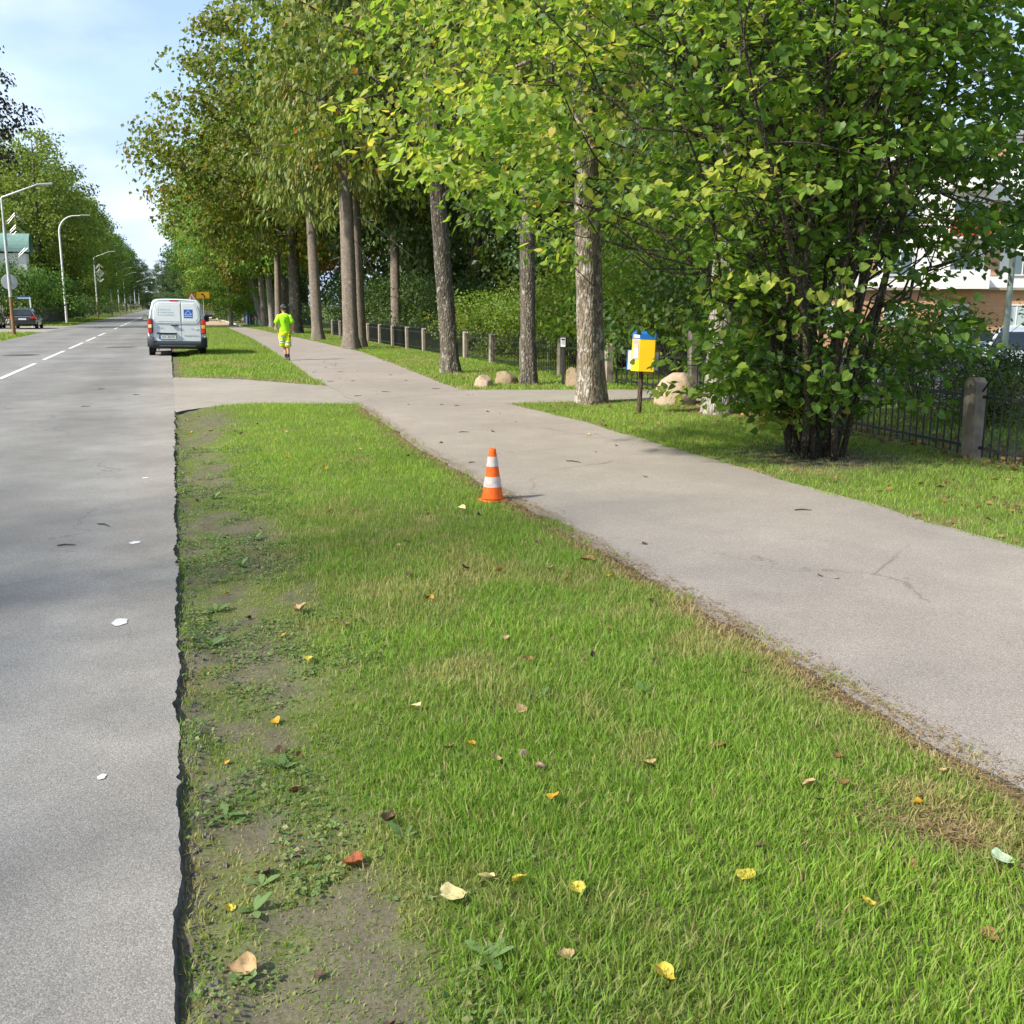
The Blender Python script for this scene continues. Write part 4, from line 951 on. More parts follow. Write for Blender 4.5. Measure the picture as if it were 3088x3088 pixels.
iron_fence('iron_fence', 'long black iron fence with pale concrete posts running away beside the trees', [20.8 + 2.88 * k for k in range(15)], 32)
# sliding gate across the driveway, same bars, pushed shut between the tall post and the long fence
def gate():
    t = thing('iron_gate', 'closed black iron gate behind the yellow box and large boulder', 'gate', (FX + .13, 17.35, 0))
    b = MB(); L_ = 3.3
    for z in (0.12, 0.72): b.box((0, L_ / 2, z), (.03, L_, .04))
    for y in (0.02, L_ - .02): b.box((0.0, y, .42), (.034, .04, .72))
    b.build('frame', M['iron'], t)
    for i in range(1, 13):
        o = link(bpy.data.objects.new('bar', bar_me), t); o.location = (0.024, i * L_ / 13, .04)
    for i in range(8):
        for mesh, a, z in ((zu, 0, .76), (zd, .19, .99)):
            o = link(bpy.data.objects.new('zigzag_bar', mesh), t); o.location = (-.02 if mesh is zu else -.032, .08 + i * .40 + a, z)
    o = link(bpy.data.objects.new('leg', bar_me), t); o.location = (0, .05, -.05); o.scale = (2, 2, .25)
    o = link(bpy.data.objects.new('leg', bar_me), t); o.location = (0, L_ - .05, -.05); o.scale = (2, 2, .25)
gate()

# ------------------------------------------------------------------ boulders
def stone_mat(name, a, b, moss):
    q = Mat(name); v = q.coord(); n = q.noise(v, 3, 6, .65); f = q.noise(v, 40, 4, .6)
    c = q.mix(.4, q.ramp(n, [(.3, a), (.7, b)]), q.ramp(f, [(.3, tuple(x * .55 for x in a)), (.7, tuple(min(1, x * 1.3) for x in b))]))
    g = q.n('ShaderNodeNewGeometry'); c = q.mix(q.math('MULTIPLY', q.ramp(q.noise(v, 5, 5), [(.52, 0), (.62, 1)]), moss), c, (.10, .11, .03))
    q.col(c); q.rough(.9, .2); q.bump(q.math('ADD', n, q.math('MULTIPLY', f, .25)), .8, .03); return q.m
def boulder(label, x, y, rx, ry, h, seed, mat, peak=(0, 0)):
    rng = np.random.default_rng(seed); ph = rng.uniform(0, 6.28, 8); pl = [(Vector(norm(rng.normal(size=(1, 3)))[0]), rng.uniform(.74, .95)) for _ in range(10)]
    def fn(p):
        d = p.normalized(); k = 1 + .10 * math.sin(3 * d.x + ph[0]) * math.cos(2.5 * d.y + ph[1]) + .07 * math.sin(5 * d.z + ph[2] + 2 * d.x) + .03 * math.sin(11 * d.x + ph[3]) * math.sin(9 * d.y + ph[4])
        for n_, c in pl:
            s_ = d.dot(n_)
            if s_ * k > c: k = c / s_
        zz = d.z * k
        return Vector((d.x * k * rx + peak[0] * max(zz, 0), d.y * k * ry + peak[1] * max(zz, 0), zz * h * (1.0 if zz > 0 else .35)))
    b = MB(); b.sphere((0, 0, 0), 1.0, 40, 24, 0, fn); o = b.build('boulder', mat, None, smooth='full'); o.location = (x, y, float(hz(x, y)) + .01)
    tag(o, label, 'boulder', 'boulders by the driveway')
pink = stone_mat('pinkish_granite', (.30, .22, .16), (.50, .39, .29), .25); brown = stone_mat('brown_granite', (.20, .15, .10), (.36, .27, .18), .7)
boulder('large pinkish granite boulder behind the yellow box', 8.3, 16.2, .43, .40, .52, 5, pink, (.06, 0))
boulder('small angular pink boulder on the grass beside the footpath', 6.28, 21.0, .21, .20, .27, 2, pink)
boulder('low mossy boulder at the foot of the slim linden', 7.02, 21.75, .26, .24, .29, 3, brown)
boulder('rounded brown boulder peeking out beside the thick linden trunk', 8.15, 20.55, .22, .24, .40, 4, brown)

# ------------------------------------------------------------------ traffic cone
def cone():
    t = thing('traffic_cone', 'orange traffic cone with two dirty white bands at the path edge', 'traffic cone', (2.62, 8.52, float(hz(2.62, 8.52)) + .012), R(20))
    q = Mat('cone_orange'); v = q.coord(); n = q.noise(v, 14, 5, .65)
    q.col(q.ramp(n, [(.3, (.62, .085, .008)), (.6, (.78, .125, .010)), (.8, (.80, .16, .02))])); q.rough(.55, .3); org = q.m
    q = Mat('dirty_reflective_band'); v = q.coord((1, 1, 1)); n = q.noise(v, 16, 6, .7, 1.0); n2 = q.noise(v, 60, 3)
    c = q.ramp(n, [(.34, (.26, .22, .19)), (.46, (.50, .43, .40)), (.7, (.62, .55, .53))]); c = q.mix(q.ramp(n2, [(.62, 0), (.7, .7)]), c, (.2, .16, .13))
    q.col(c); q.rough(.5); band = q.m
    r = lambda z: .094 - (.094 - .030) * (z - .025) / (.455 - .025)
    b = MB(); prof = [(r(z), z) for z in np.linspace(.025, .455, 18)]
    b.lathe([(.100, .024)] + prof + [(.024, .462), (.018, .455)], 32); b.build('cone_body', org, t, smooth=True)
    for z0, z1 in ((.125, .215), (.305, .392)):
        b = MB(); b.lathe([(r(z) + .0022, z) for z in np.linspace(z0, z1, 5)], 32); b.build('reflective_band', band, t, smooth=True)
    b = MB(); b.box((0, 0, .006), (.205, .205, .018), None, 0, .93, 0); b.build('base', org, t)
cone()

# ------------------------------------------------------------------ yellow box on a leaning post
def text_mesh(name, s, size, mat, ext=0.001, align='CENTER'):
    cu = bpy.data.curves.new(name, 'FONT'); cu.body = s; cu.size = size; cu.extrude = ext; cu.align_x = align; cu.align_y = 'CENTER'; cu.resolution_u = 3
    tmp = bpy.data.objects.new(name, cu); COL.objects.link(tmp); bpy.context.view_layer.update()
    me = bpy.data.meshes.new_from_object(tmp.evaluated_get(bpy.context.evaluated_depsgraph_get())); bpy.data.objects.remove(tmp); bpy.data.curves.remove(cu)
    me.name = name; me.materials.clear(); me.materials.append(mat); me.transform(Matrix.Rotation(R(90), 4, 'X')); return me
def put_text(name, s, size, mat, parent, loc, rz=0, align='CENTER', ext=.001, rx=0):
    o = link(bpy.data.objects.new(name, text_mesh(name, s, size, mat, ext, align)), parent); o.location = loc; o.rotation_euler = (rx, 0, rz); return o
M['yellow'] = plain('yellow_sheet_metal', (.80, .50, .010), .42, .06, 3); M['blue'] = plain('blue_sheet_metal', (.012, .12, .42), .4, .1, 4)
M['white'] = plain('white_sheet', (.74, .74, .72), .5, .04, 4); M['black'] = plain('black_plastic', (.018, .018, .02), .5, .2, 10); M['grey'] = plain('grey_metal', (.42, .43, .44), .4, .1, 6, metal=.5)
M['galv'] = plain('galvanised_steel', (.55, .57, .58), .38, .1, 5, metal=.35); M['rust'] = plain('rusty_steel', (.23, .13, .055), .8, .35, 6); M['print'] = plain('dark_print', (.10, .12, .16), .7, .05, 4)
def yellow_box():
    t = thing('collection_box', 'yellow box with blue lid on a leaning brown post by the driveway', 'box', (7.06, 14.95, float(hz(7.06, 14.95)))); t.rotation_euler = (R(-1.0), R(2.4), R(-18))
    wood = bark_mat('weathered_post', (.07, .05, .038), (.17, .13, .10), None, .5, .15, 20)
    b = MB(); b.tube([(0, 0.05, -.12), (0, .05, 1.25)], [.040, .036], 14); b.build('post', wood, t, smooth=True)
    bx = bpy.data.objects.new('housing_pivot', None)
    q = Matrix.Rotation(R(20), 3, 'Z'); z0, z1 = .68, 1.19
    # body: five-sided housing, the left cheek turned towards the road
    cheek = lambda z, k=1.0: [(-.175 * k, -.03), (-.075 * k, -.145), (.165 * k, -.145), (.175 * k, -.12), (.175 * k, .045), (-.175 * k, .045)]
    b = MB(); lo, hi = cheek(z0), cheek(z1); n = 6
    vs = [(x, y, z0) for x, y in lo] + [(x, y, z1) for x, y in hi]; b.add(vs, [[i, (i + 1) % n, n + (i + 1) % n, n + i] for i in range(n)] + [list(range(n - 1, -1, -1)), list(range(n, 2 * n))])
    b.build('housing', M['yellow'], t)
    b = MB(); k = 1.035; lo = [(x * k, y * k - .002) for x, y in cheek(0)]
    vs = [(x, y, z1 - .005) for x, y in lo] + [(x, y, z1 + .075) for x, y in lo] + [(-.13, .045, z1 + .118), (-.07, -.10, z1 + .122), (.15, -.11, z1 + .105), (.165, -.09, z1 + .105), (.165, .05, z1 + .118), (-.13, .05, z1 + .12)]
    fs = [[r_ * n + i, r_ * n + (i + 1) % n, (r_ + 1) * n + (i + 1) % n, (r_ + 1) * n + i] for r_ in range(2) for i in range(n)] + [list(range(n - 1, -1, -1)), list(range(2 * n, 3 * n))]
    b.add(vs, fs); lid = b.build('lid', M['blue'], t)
    # slot window with leaflets in the turned cheek
    a = Vector((-.175, -.03, 0)); c = Vector((-.075, -.145, 0)); d = (c - a).normalized(); nrm = Vector((d.y, -d.x, 0)); L_ = (c - a).length
    ang = math.atan2(d.y, d.x)
    def cheekbox(name, s0, s1, za, zb, th, mat, off=0.0, parent=t):
        m = MB(); m.box((0, 0, 0), ((s1 - s0) * L_, th, zb - za)); o = m.build(name, mat, parent); p = a + d * L_ * (s0 + s1) / 2 + nrm * (th / 2 + off - .001); o.location = (p.x, p.y, (za + zb) / 2); o.rotation_euler = (0, 0, ang); return o
    cheekbox('slot_frame', .10, .92, .86, 1.165, .006, plain('grey_slot_frame', (.33, .29, .26), .6))
    cheekbox('leaflet', .2, .82, .89, 1.03, .004, M['white'], .006); cheekbox('cardboard', .18, .84, 1.03, 1.10, .004, plain('tan_card', (.55, .38, .26), .8), .006)
    st = cheekbox('sticker', .12, .95, z1 + .012, z1 + .056, .003, M['white'], .006)
    o = cheekbox('sticker_mark', .14, .34, z1 + .018, z1 + .050, .002, plain('orange_print', (.75, .32, .04), .6), .009)
    b = MB(); b.box((.08, .0, z0 - .022), (.12, .11, .045), None, 0, 1, .008); b.build('mount_bracket', plain('amber_bracket', (.55, .27, .01), .5), t)
    # notice board behind
    b = MB(); b.box((.02, .085, .845), (.52, .012, .33), None, 0, 1, .004); b.build('notice_board', M['blue'], t)
    b = MB(); b.box((.02, .077, .845), (.485, .006, .30)); nb = b.build('notice_sheet', M['white'], t)
    b = MB(); b.box((.245, .072, 1.0), (.06, .006, .028)); b.build('orange_tab', plain('orange_tab', (.6, .2, .04), .6), t)
    put_text('notice_print', 'i info', .030, M['print'], t, (.21, .0725, .90))
yellow_box()
def intercom():
    t = thing('intercom_post', 'slim black post with a small keypad intercom in front of the gate', 'intercom', (7.93, 20.62, float(hz(7.93, 20.62))), R(-28))
    b = MB(); b.box((0, 0, .38), (.055, .045, .98), None, 0, 1, .006); b.build('post', M['black'], t)
    b = MB(); b.box((0, -.012, .94), (.15, .05, .24), None, 0, 1, .012); h = b.build('hood', M['black'], t)
    b = MB(); b.box((0, -.042, .93), (.105, .014, .19), None, 0, 1, .004); p = b.build('keypad', plain('pale_keypad', (.58, .58, .55), .4), t)
    b = MB(); b.box((0, -.051, .995), (.075, .006, .035)); b.build('display', plain('display_glass', (.03, .035, .04), .15), t)
    for i in range(3):
        for j in range(3): b = MB(); b.box((-.026 + .026 * i, -.051, .955 - .026 * j), (.017, .006, .015)); b.build('key', M['grey'], t)
intercom()

# ------------------------------------------------------------------ street lamps
def lamp(kind, label, x, y, base_mat, orn=False, h=7.8, reach=2.65, rise=.95):
    t = thing('street_lamp', label, 'street lamp', (x, y, -.03), 0, 'street lamps along the left side of the road')
    b = MB(); b.tube([(0, 0, -.1), (0, 0, 2.2)], [.11, .10], 12); b.build('base_tube', base_mat, t, smooth=True)
    b = MB()
    if kind == 'bent':
        b.tube([(0, 0, 2.19), (0, 0, h - 1.5)], [.095, .075], 12); b.tube([(0, 0, h - 1.52), (0, 0, h), (.05, 0, h + .06), (reach * .72, 0, h + rise * .85)], [.055, .05, .05, .04], 10)
        hd = (reach * .72, h + rise * .86); tilt = .10
    else:
        pts = [(0, 0, 2.19), (0, 0, h * .6), (0, 0, h)] + [(1.5 * (1 - math.cos(a)), 0, h + 1.55 * math.sin(a)) for a in np.linspace(.12, 1.55, 12)] + [(reach * .75, 0, h + 1.58)]
        b.tube(pts, [.10] + list(np.linspace(.09, .045, len(pts) - 1)), 12); hd = (reach * .74, h + 1.58); tilt = 0.02
    b.build('mast', M['galv'] if not base_mat is M['white'] else M['white'], t, smooth=True)
    b = MB(); rot = Matrix.Rotation(-tilt, 3, 'Y')
    b.box((hd[0] + .42, 0, hd[1] + .045), (.90, .30, .075), rot, 0, .82, .02); b.build('lamp_head', M['galv'], t)
    b = MB(); b.box((hd[0] + .50, 0, hd[1] + .003), (.62, .22, .02), rot); b.build('lens', plain('lamp_lens', (.75, .76, .74), .2), t)
    if orn:
        o_ = MB(); cx, cz = .62, h - 2.0
        def seg(p, q, w=.022 if y < 100 else .034): o_.tube([(cx + p[0], 0, cz + p[1]), (cx + q[0], 0, cz + q[1])], w / 2, 5)
        for s_ in (1, -1):
            for k in (0, .13):
                seg((-.52 + k, s_ * (.62 - 0)), (0, s_ * (1.22 - k * .9))); seg((0, s_ * (1.22 - k * .9)), (.52 - k, s_ * .72))
            seg((0, s_ * 1.2), (0, s_ * .55))
        for k in (.55, .42, .2):
            seg((-k, 0), (0, k)); seg((0, k), (k, 0)); seg((k, 0), (0, -k)); seg((0, -k), (-k, 0))
        seg((-.52, .62), (-.52, -.62)); seg((-.62, .3), (-.5, .3)); seg((-.62, -.3), (-.5, -.3))
        o_.build('light_ornament', M['white'] if y > 100 else M['grey'], t)
    return t
l1 = lamp('bent', 'rusty lamp post with a round sign at the corner on the left', -8.67, 66.7, M['rust'], True, 7.7)
lamp('curved', 'tall white lamp post with curved top in front of the big linden', -9.4, 108.6, M['white'], False, 8.5)
lamp('bent', 'lamp post with a diamond light ornament farther down the left side', -9.2, 152.6, M['rust'], True, 8.0)
for k, y in enumerate((186, 214, 244, 278, 316, 360)):
    lamp('bent', ['fourth', 'fifth', 'sixth', 'seventh', 'eighth', 'ninth'][k] + ' lamp post counting down the left side of the road', -9.0, y, M['rust'], False, 7.9)
def disc_sign():
    t = thing('round_sign', 'round traffic sign seen from its grey back on the rusty lamp post', 'sign', (-8.67, 66.85, 3.02))
    b = MB(); b.lathe([(.43, -.012), (.44, 0), (.43, .012)], 36, axis='Y'); b.build('plate', M['grey'], t, smooth=True)
    b = MB(); b.box((0, -.09, 0), (.24, .05, .05)); b.box((0, -.045, 0), (.05, .09, .05)); b.build('clamp', M['grey'], t)
disc_sign()
def name_sign():
    t = thing('street_name_sign', 'small blue and white street name sign beside the dark parked car', 'sign', (-10.2, 89.0, -.02), R(6))
    b = MB(); b.tube([(0, 0, 0), (0, 0, 2.35)], .055, 10); b.build('post', M['white'], t)
    b = MB(); b.box((-.45, -.02, 2.28), (.95, .03, .24)); b.build('plate', M['blue'], t)
    b = MB(); b.box((-.45, -.037, 2.27), (.86, .004, .11)); b.build('name_strip', M['white'], t)
name_sign()

# ------------------------------------------------------------------ roadworks signs, barrier, far fences
red = plain('sign_red', (.62, .03, .02), .45, .06); sign_y = plain('sign_yellow', (.80, .42, .012), .45, .05)
def tri_sign():
    t = thing('roadworks_sign', 'white triangle roadworks sign with red border above the van roof', 'sign', (1.75, 84.5, -.03))
    b = MB(); b.tube([(0, .04, 0), (0, .04, 2.8)], .035, 8); b.build('post', M['galv'], t)
    def tri(s, y0, y1): m = MB(); hh = s * .866; m.prism([(-s / 2, 1.98 + (.8 - hh) / 2.6), (s / 2, 1.98 + (.8 - hh) / 2.6), (0, 1.98 + (.8 - hh) / 2.6 + hh)], y0, y1); return m
    tri(.95, .02, 0).build('border', red, t); tri(.66, 0, -.006).build('panel', M['white'], t)
    m = MB(); m.sphere((-.03, -.012, 2.40), (.035, .008, .035), 8, 6); m.tube([(-.03, -.01, 2.36), (-.02, -.01, 2.26), (-.07, -.01, 2.14)], .022, 5); m.tube([(-.02, -.01, 2.26), (.02, -.01, 2.14)], .02, 5); m.tube([(-.03, -.01, 2.34), (.07, -.01, 2.25), (.12, -.01, 2.16)], .015, 5); m.prism([(.06, 2.12), (.2, 2.12), (.13, 2.20)], -.006, -.014); m.build('worker_symbol', M['black'], t)
tri_sign()
def arrow_sign():
    t = thing('detour_sign', 'yellow detour sign with a black arrow bending left', 'sign', (2.58, 84.3, -.03))
    b = MB(); b.tube([(0, .04, 0), (0, .04, 2.6)], .035, 8); b.build('post', M['galv'], t)
    b = MB(); b.box((0, 0, 2.50), (1.0, .03, .56), None, 0, 1, .012); b.build('panel', sign_y, t)
    m = MB(); pts = [(.09, 2.30), (.085, 2.42), (.04, 2.52), (-.05, 2.565)]
    m.tube([(x, -.018, z) for x, z in pts], [.04] * 4, 5); m.prism([(-.03, 2.65), (-.03, 2.49), (-.17, 2.575)], -.014, -.024); m.build('arrow', M['black'], t)
    m = MB()
    for x, z, w, h in ((0, 2.765, .97, .02), (0, 2.235, .97, .02), (-.475, 2.5, .02, .5), (.475, 2.5, .02, .5)): m.box((x, -.017, z), (w, .006, h))
    m.build('border', M['black'], t)
arrow_sign()
def barrier():
    t = thing('road_barrier', 'red and white striped barrier board in front of the green fence', 'barrier', (7.6, 93.2, 0))
    b = MB(); b.box((0, 0, .60), (1.5, .04, .26)); bd = b.build('board', M['white'], t)
    for k in range(4):
        x = -.68 + k * .36; m = MB(); m.prism([(x, .475), (x + .18, .475), (x + .06 if k < 2 else x + .30, .725), (x - .12 if k < 2 else x + .12, .725)], -.02, -.026); m.build('red_stripe', red, t)
    for x in (-.6, .6): m = MB(); m.box((x, .0, .24), (.05, .035, .50)); m.box((x, 0, .02), (.12, .5, .05)); m.build('foot', M['black'], t)
barrier()
def sheet_fence(name, label, p0, p1, h, mat, pitch=.26, amp=.035, z0=0):
    p0 = Vector((*p0, z0)); p1 = Vector((*p1, z0)); d = p1 - p0; L_ = d.length; d.normalize(); n_ = Vector((-d.y, d.x, 0))
    t = thing(name, label, 'fence', p0, 0); k = int(L_ / pitch); sheet = 8
    for s0 in range(0, k, sheet):
        m = MB(); pts = []
        for i in range(s0, min(s0 + sheet, k) + 1):
            for f, a in ((0, 0), (.3, 0), (.5, 1), (.8, 1)):
                if i == min(s0 + sheet, k) and f > 0: break
                pts.append(d * (i + f) * pitch + n_ * amp * a)
        vs = []; 
        for p in pts: vs += [p + Vector((0, 0, .04)), p + Vector((0, 0, h)), p + n_ * .012 + Vector((0, 0, h)), p + n_ * .012 + Vector((0, 0, .04))]
        fs = []
        for i in range(len(pts) - 1):
            for a in range(4): fs.append([i * 4 + a, i * 4 + (a + 1) % 4, i * 4 + 4 + (a + 1) % 4, i * 4 + 4 + a])
        m.add(vs, fs); m.build('sheet', mat, t)
    for s0 in np.arange(0, L_ + .1, 2.6):
        m = MB(); p = d * float(s0) + n_ * .1; m.box((p.x, p.y, h * .48), (.07, .07, h * .98)); m.build('post', M['grey'], t)
    return t
gsheet = plain('grey_green_sheet', (.20, .25, .21), .6, .1, 2); gdark = plain('dark_green_sheet', (.035, .11, .07), .55, .12, 2); wood_f = plain('old_fence_wood', (.10, .085, .07), .9, .25, 3)
sheet_fence('sheet_fence', 'grey-green corrugated sheet fence running beside the new path', (6.75, 97), (8.6, 128), 1.65, gsheet)
sheet_fence('sheet_fence', 'dark green sheet fence behind the striped barrier', (6.85, 96.4), (12.5, 95.2), 1.6, gdark)
b = MB(); b.tube([(0, 0, -.05), (0, 0, 1.72)], .09, 12); o = b.build('blue_post', plain('blue_paint', (.02, .06, .35), .5, .1), None, smooth=True); o.location = (6.66, 96.3, 0); tag(o, 'blue corner post of the green sheet fences', 'post')
def plank_fence(label, p0, p1, h, mat, w=.16, gap=.03):
    p0 = Vector((*p0, -.02)); p1 = Vector((*p1, -.02)); d = p1 - p0; L_ = d.length; ang = math.atan2(d.y, d.x)
    t = thing('wooden_fence', label, 'fence', p0, ang)
    m = MB(); m.box((0, 0, h / 2), (w, .025, h)); pm = m.mesh('plank', mat)
    for i in range(min(int(L_ / (w + gap)), 290)):
        o = link(bpy.data.objects.new('plank', pm), t); o.location = ((i + .5) * (w + gap), 0, random.uniform(-.03, .03))
    for z in (.35, h - .35): m = MB(); m.box((L_ / 2, .04, z), (L_, .05, .09)); m.build('rail', mat, t)
plank_fence('weathered wooden fence beyond the sheet fence', (8.7, 129), (9.8, 165), 1.9, wood_f)
plank_fence('dark wooden fence under the bushes behind the parked car', (-11.6, 103), (-10.9, 128), 1.5, wood_f)
plank_fence('pale low fence behind the parked cars', (-20, 100.5), (-13.6, 100.5), 1.75, plain('pale_fence_wood', (.42, .38, .30), .85, .1), .13, .05)

# ------------------------------------------------------------------ house with green roof on the left
def window(parent, c, w, h, frame, glass, axis='x', depth=.08, mull=1, sgn=-1):
    """window on a wall facing -Y (axis x) or +X (axis y): frame, pane and glazing bars as parts"""
    f = MB(); g = MB(); t_ = .07
    def bx(mb, u, z, du, dz, off, th):
        if axis == 'x': mb.box((c[0] + u, c[1] + sgn * off, c[2] + z), (du, th, dz))
        else: mb.box((c[0] - sgn * off, c[1] + u, c[2] + z), (th, du, dz))
    bx(f, 0, h / 2 - t_ / 2, w, t_, .02, depth); bx(f, 0, -h / 2 + t_ / 2, w + .1, t_, .03, depth + .04); bx(f, -w / 2 + t_ / 2, 0, t_, h - 2 * t_, .02, depth); bx(f, w / 2 - t_ / 2, 0, t_, h - 2 * t_, .02, depth)
    for k in range(mull): bx(f, (k + 1) * w / (mull + 1) - w / 2, 0, .05, h - 2 * t_, .015, depth - .02)
    o = f.build('window', frame, parent); bx(g, 0, 0, w - t_, h - t_, .008, .01); g.build('pane', glass, o); return o
glass = Mat('window_glass').col((.10, .14, .16)).rough(.06, .8).m; glass_l = Mat('curtained_glass').col((.42, .50, .52)).rough(.08, .7).m
green_roof = plain('green_metal_roof', (.16, .29, .25), .45, .1, 3); wwall = plain('white_render', (.72, .71, .68), .9, .04, 1)
def house():
    t = thing('house', 'white corner house with green metal roof and an arched bay', 'house', (-15.9, 111.0, 0))
    b = MB(); b.box((-5.5, 5, 3.6), (11, 10, 7.5)); b.build('wall', wwall, t)
    r_ = MB()      # hipped roof with eaves
    vs = [(-11.6, -.6, 7.2), (.6, -.6, 7.2), (.6, 10.6, 7.2), (-11.6, 10.6, 7.2), (-7.5, 5, 12.4), (-3.2, 5, 12.4)]
    r_.add(vs + [(x, y, 7.05) for x, y, z in vs[:4]], [[0, 1, 5, 4], [1, 2, 5], [2, 3, 4, 5], [3, 0, 4], [0, 6, 7, 1], [1, 7, 8, 2], [2, 8, 9, 3], [3, 9, 6, 0], [6, 9, 8, 7]]); rf = r_.build('roof', green_roof, t)
    for k in range(1, 12):
        m = MB(); x = -11.6 + k * 1.0; m.tube([(x, -.58, 7.24), (-7.5 + (k / 12) * 4.3, 4.6, 12.05)], .03, 4); m.build('seam', green_roof, rf)
    # bay towards the street with a half-round roof
    b = MB(); b.box((1.55, 1.4, 3.3), (3.1, 2.5, 6.6)); b.build('bay_wall', wwall, t)
    m = MB(); n = 16; R0 = 1.55; vs = []; fs = []
    for x in (-1.2, 3.5):
        for r__ in (R0, R0 - .12):
            for i in range(n + 1): a = math.pi * i / n; vs.append((x, 1.4 + r__ * math.cos(a), 6.75 + r__ * 1.15 * math.sin(a)))
    q = n + 1
    for i in range(n): fs += [[i, i + 1, 2 * q + i + 1, 2 * q + i], [q + i, 3 * q + i, 3 * q + i + 1, q + i + 1], [2 * q + i, 2 * q + i + 1, 3 * q + i + 1, 3 * q + i], [i, q + i, q + i + 1, i + 1]]
    for i in (0, n): fs.append([i, 2 * q + i, 3 * q + i, q + i])
    m.add(vs, fs); ar = m.build('bay_roof', green_roof, t)
    m = MB(); m.add([(3.15, 1.4 + 1.42 * math.cos(math.pi * i / 14), 6.72 + 1.6 * math.sin(math.pi * i / 14)) for i in range(15)] + [(3.0, 1.4 + 1.42 * math.cos(math.pi * i / 14), 6.72 + 1.6 * math.sin(math.pi * i / 14)) for i in range(15)],
          [list(range(15)), list(range(29, 14, -1))] + [[i, 15 + i, 16 + i, i + 1] for i in range(14)] + [[0, 14, 29, 15]]); m.build('bay_gable', plain('dark_gable_wood', (.10, .075, .06), .85, .2), t)
    for x in (-9, -6.5, -4, -1.4):
        for z in (1.9, 5.0): window(t, (x, 0, z), 1.15, 1.6, M['white'], glass)
    for z in (2.0, 4.9): window(t, (1.55, .15, z), 1.1, 1.7, M['white'], glass); window(t, (3.1, 1.4, z), 1.2, 1.7, M['white'], glass, 'y')
    m = MB(); m.box((-8.2, 5.5, 12.6), (.7, .7, 1.6)); m.build('chimney', plain('chimney_brick', (.30, .13, .08), .9, .2, 20), t)
house()

# ------------------------------------------------------------------ brick and white block of flats on the right
def brick_mat():
    q = Mat('orange_brick'); v = q.coord((1, 1, 1)); br = q.n('ShaderNodeTexBrick'); br.inputs['Scale'].default_value = 1.0
    mp = q.n('ShaderNodeCombineXYZ'); sp_ = q.n('ShaderNodeSeparateXYZ'); q.l(v, sp_.inputs[0]); q.l(sp_.outputs[0], mp.inputs[0]); q.l(sp_.outputs[2], mp.inputs[1]); q.l(mp.outputs[0], br.inputs['Vector'])
    br.inputs['Brick Width'].default_value = .26; br.inputs['Row Height'].default_value = .077; br.inputs['Mortar Size'].default_value = .012
    br.inputs['Color1'].default_value = (.50, .20, .075, 1); br.inputs['Color2'].default_value = (.60, .27, .11, 1); br.inputs['Mortar'].default_value = (.45, .36, .28, 1)
    q.col(br.outputs[0]); q.rough(.9); return q.m
def flats():
    t = thing('apartment_building', 'block of flats with orange brick ground floor and white storeys behind the parked cars', 'building', (42.0, 53.2, -.87), R(-18.2))
    brk = brick_mat(); L0, L1 = -9.5, 26.0; D = 11; H0 = 3.5; ph = 2.9
    b = MB(); b.box(((L0 + L1) / 2, D / 2, H0 / 2), (L1 - L0, D, H0)); b.build('wall', brk, t)
    wl = plain('white_panel_wall', (.80, .78, .74), .85, .03, 1)
    b = MB(); b.box(((L0 + L1) / 2, D / 2 - .10, H0 + ph * 1.5), (L1 - L0 + .2, D + .2, ph * 3)); b.build('upper_wall', wl, t)
    b = MB(); b.box(((L0 + L1) / 2, -.12, H0 + .05), (L1 - L0 + .5, .5, .16)); b.build('ledge', M['conc'], t)
    b = MB(); b.box(((L0 + L1) / 2, D / 2, H0 + ph * 3 + .2), (L1 - L0 + .9, D + .9, .4)); b.build('roof', M['grey'], t)
    for k in range(9):
        x = L0 + 2.2 + k * 3.7
        window(t, (x, -.002, 1.95), 1.45, 1.35, M['white'], glass_l)
        for s_ in range(3):
            z = H0 + ph * s_ + 1.55
            window(t, (x, -.205, z), 1.5, 1.45, M['white'], glass)
            if k % 2 == 1:
                m = MB(); m.box((x + 1.85, -.215, z), (.9, .03, 1.45)); m.build('brick_panel', brk, t)
            if k % 3 == 0:
                m = MB(); m.box((x, -.75, z - 1.45), (2.6, 1.1, .12)); bal = m.build('balcony', wl, t); m = MB(); m.box((x, -1.28, z - .9), (2.6, .05, 1.0)); m.build('balcony_front', M['white'] if s_ != 1 else plain('red_balcony_panel', (.45, .06, .04), .6), bal)
                for xs_ in (-1.28, 1.28): m = MB(); m.box((x + xs_, -.74, z - .9), (.05, 1.03, 1.0)); m.build('balcony_side', M['white'], bal)
    m = MB(); m.box((L0 + 4.05, -.05, 1.1), (1.2, .1, 2.2)); d_ = m.build('door', plain('brown_door', (.16, .08, .05), .6), t); m = MB(); m.box((L0 + 4.5, -.13, 1.05), (.04, .05, .18)); m.build('handle', M['grey'], d_)
flats()
b = MB(); b.tube([(0, 0, -.2), (0, 0, 3.0)], [.055, .045], 10); o = b.build('metal_pole', plain('pale_green_pole', (.30, .36, .33), .6, .2), None, smooth=True); o.location = (13.1, 13.75, float(hz(13.1, 13.75))); tag(o, 'thin grey-green pole behind the fence in front of the parked cars', 'pole')

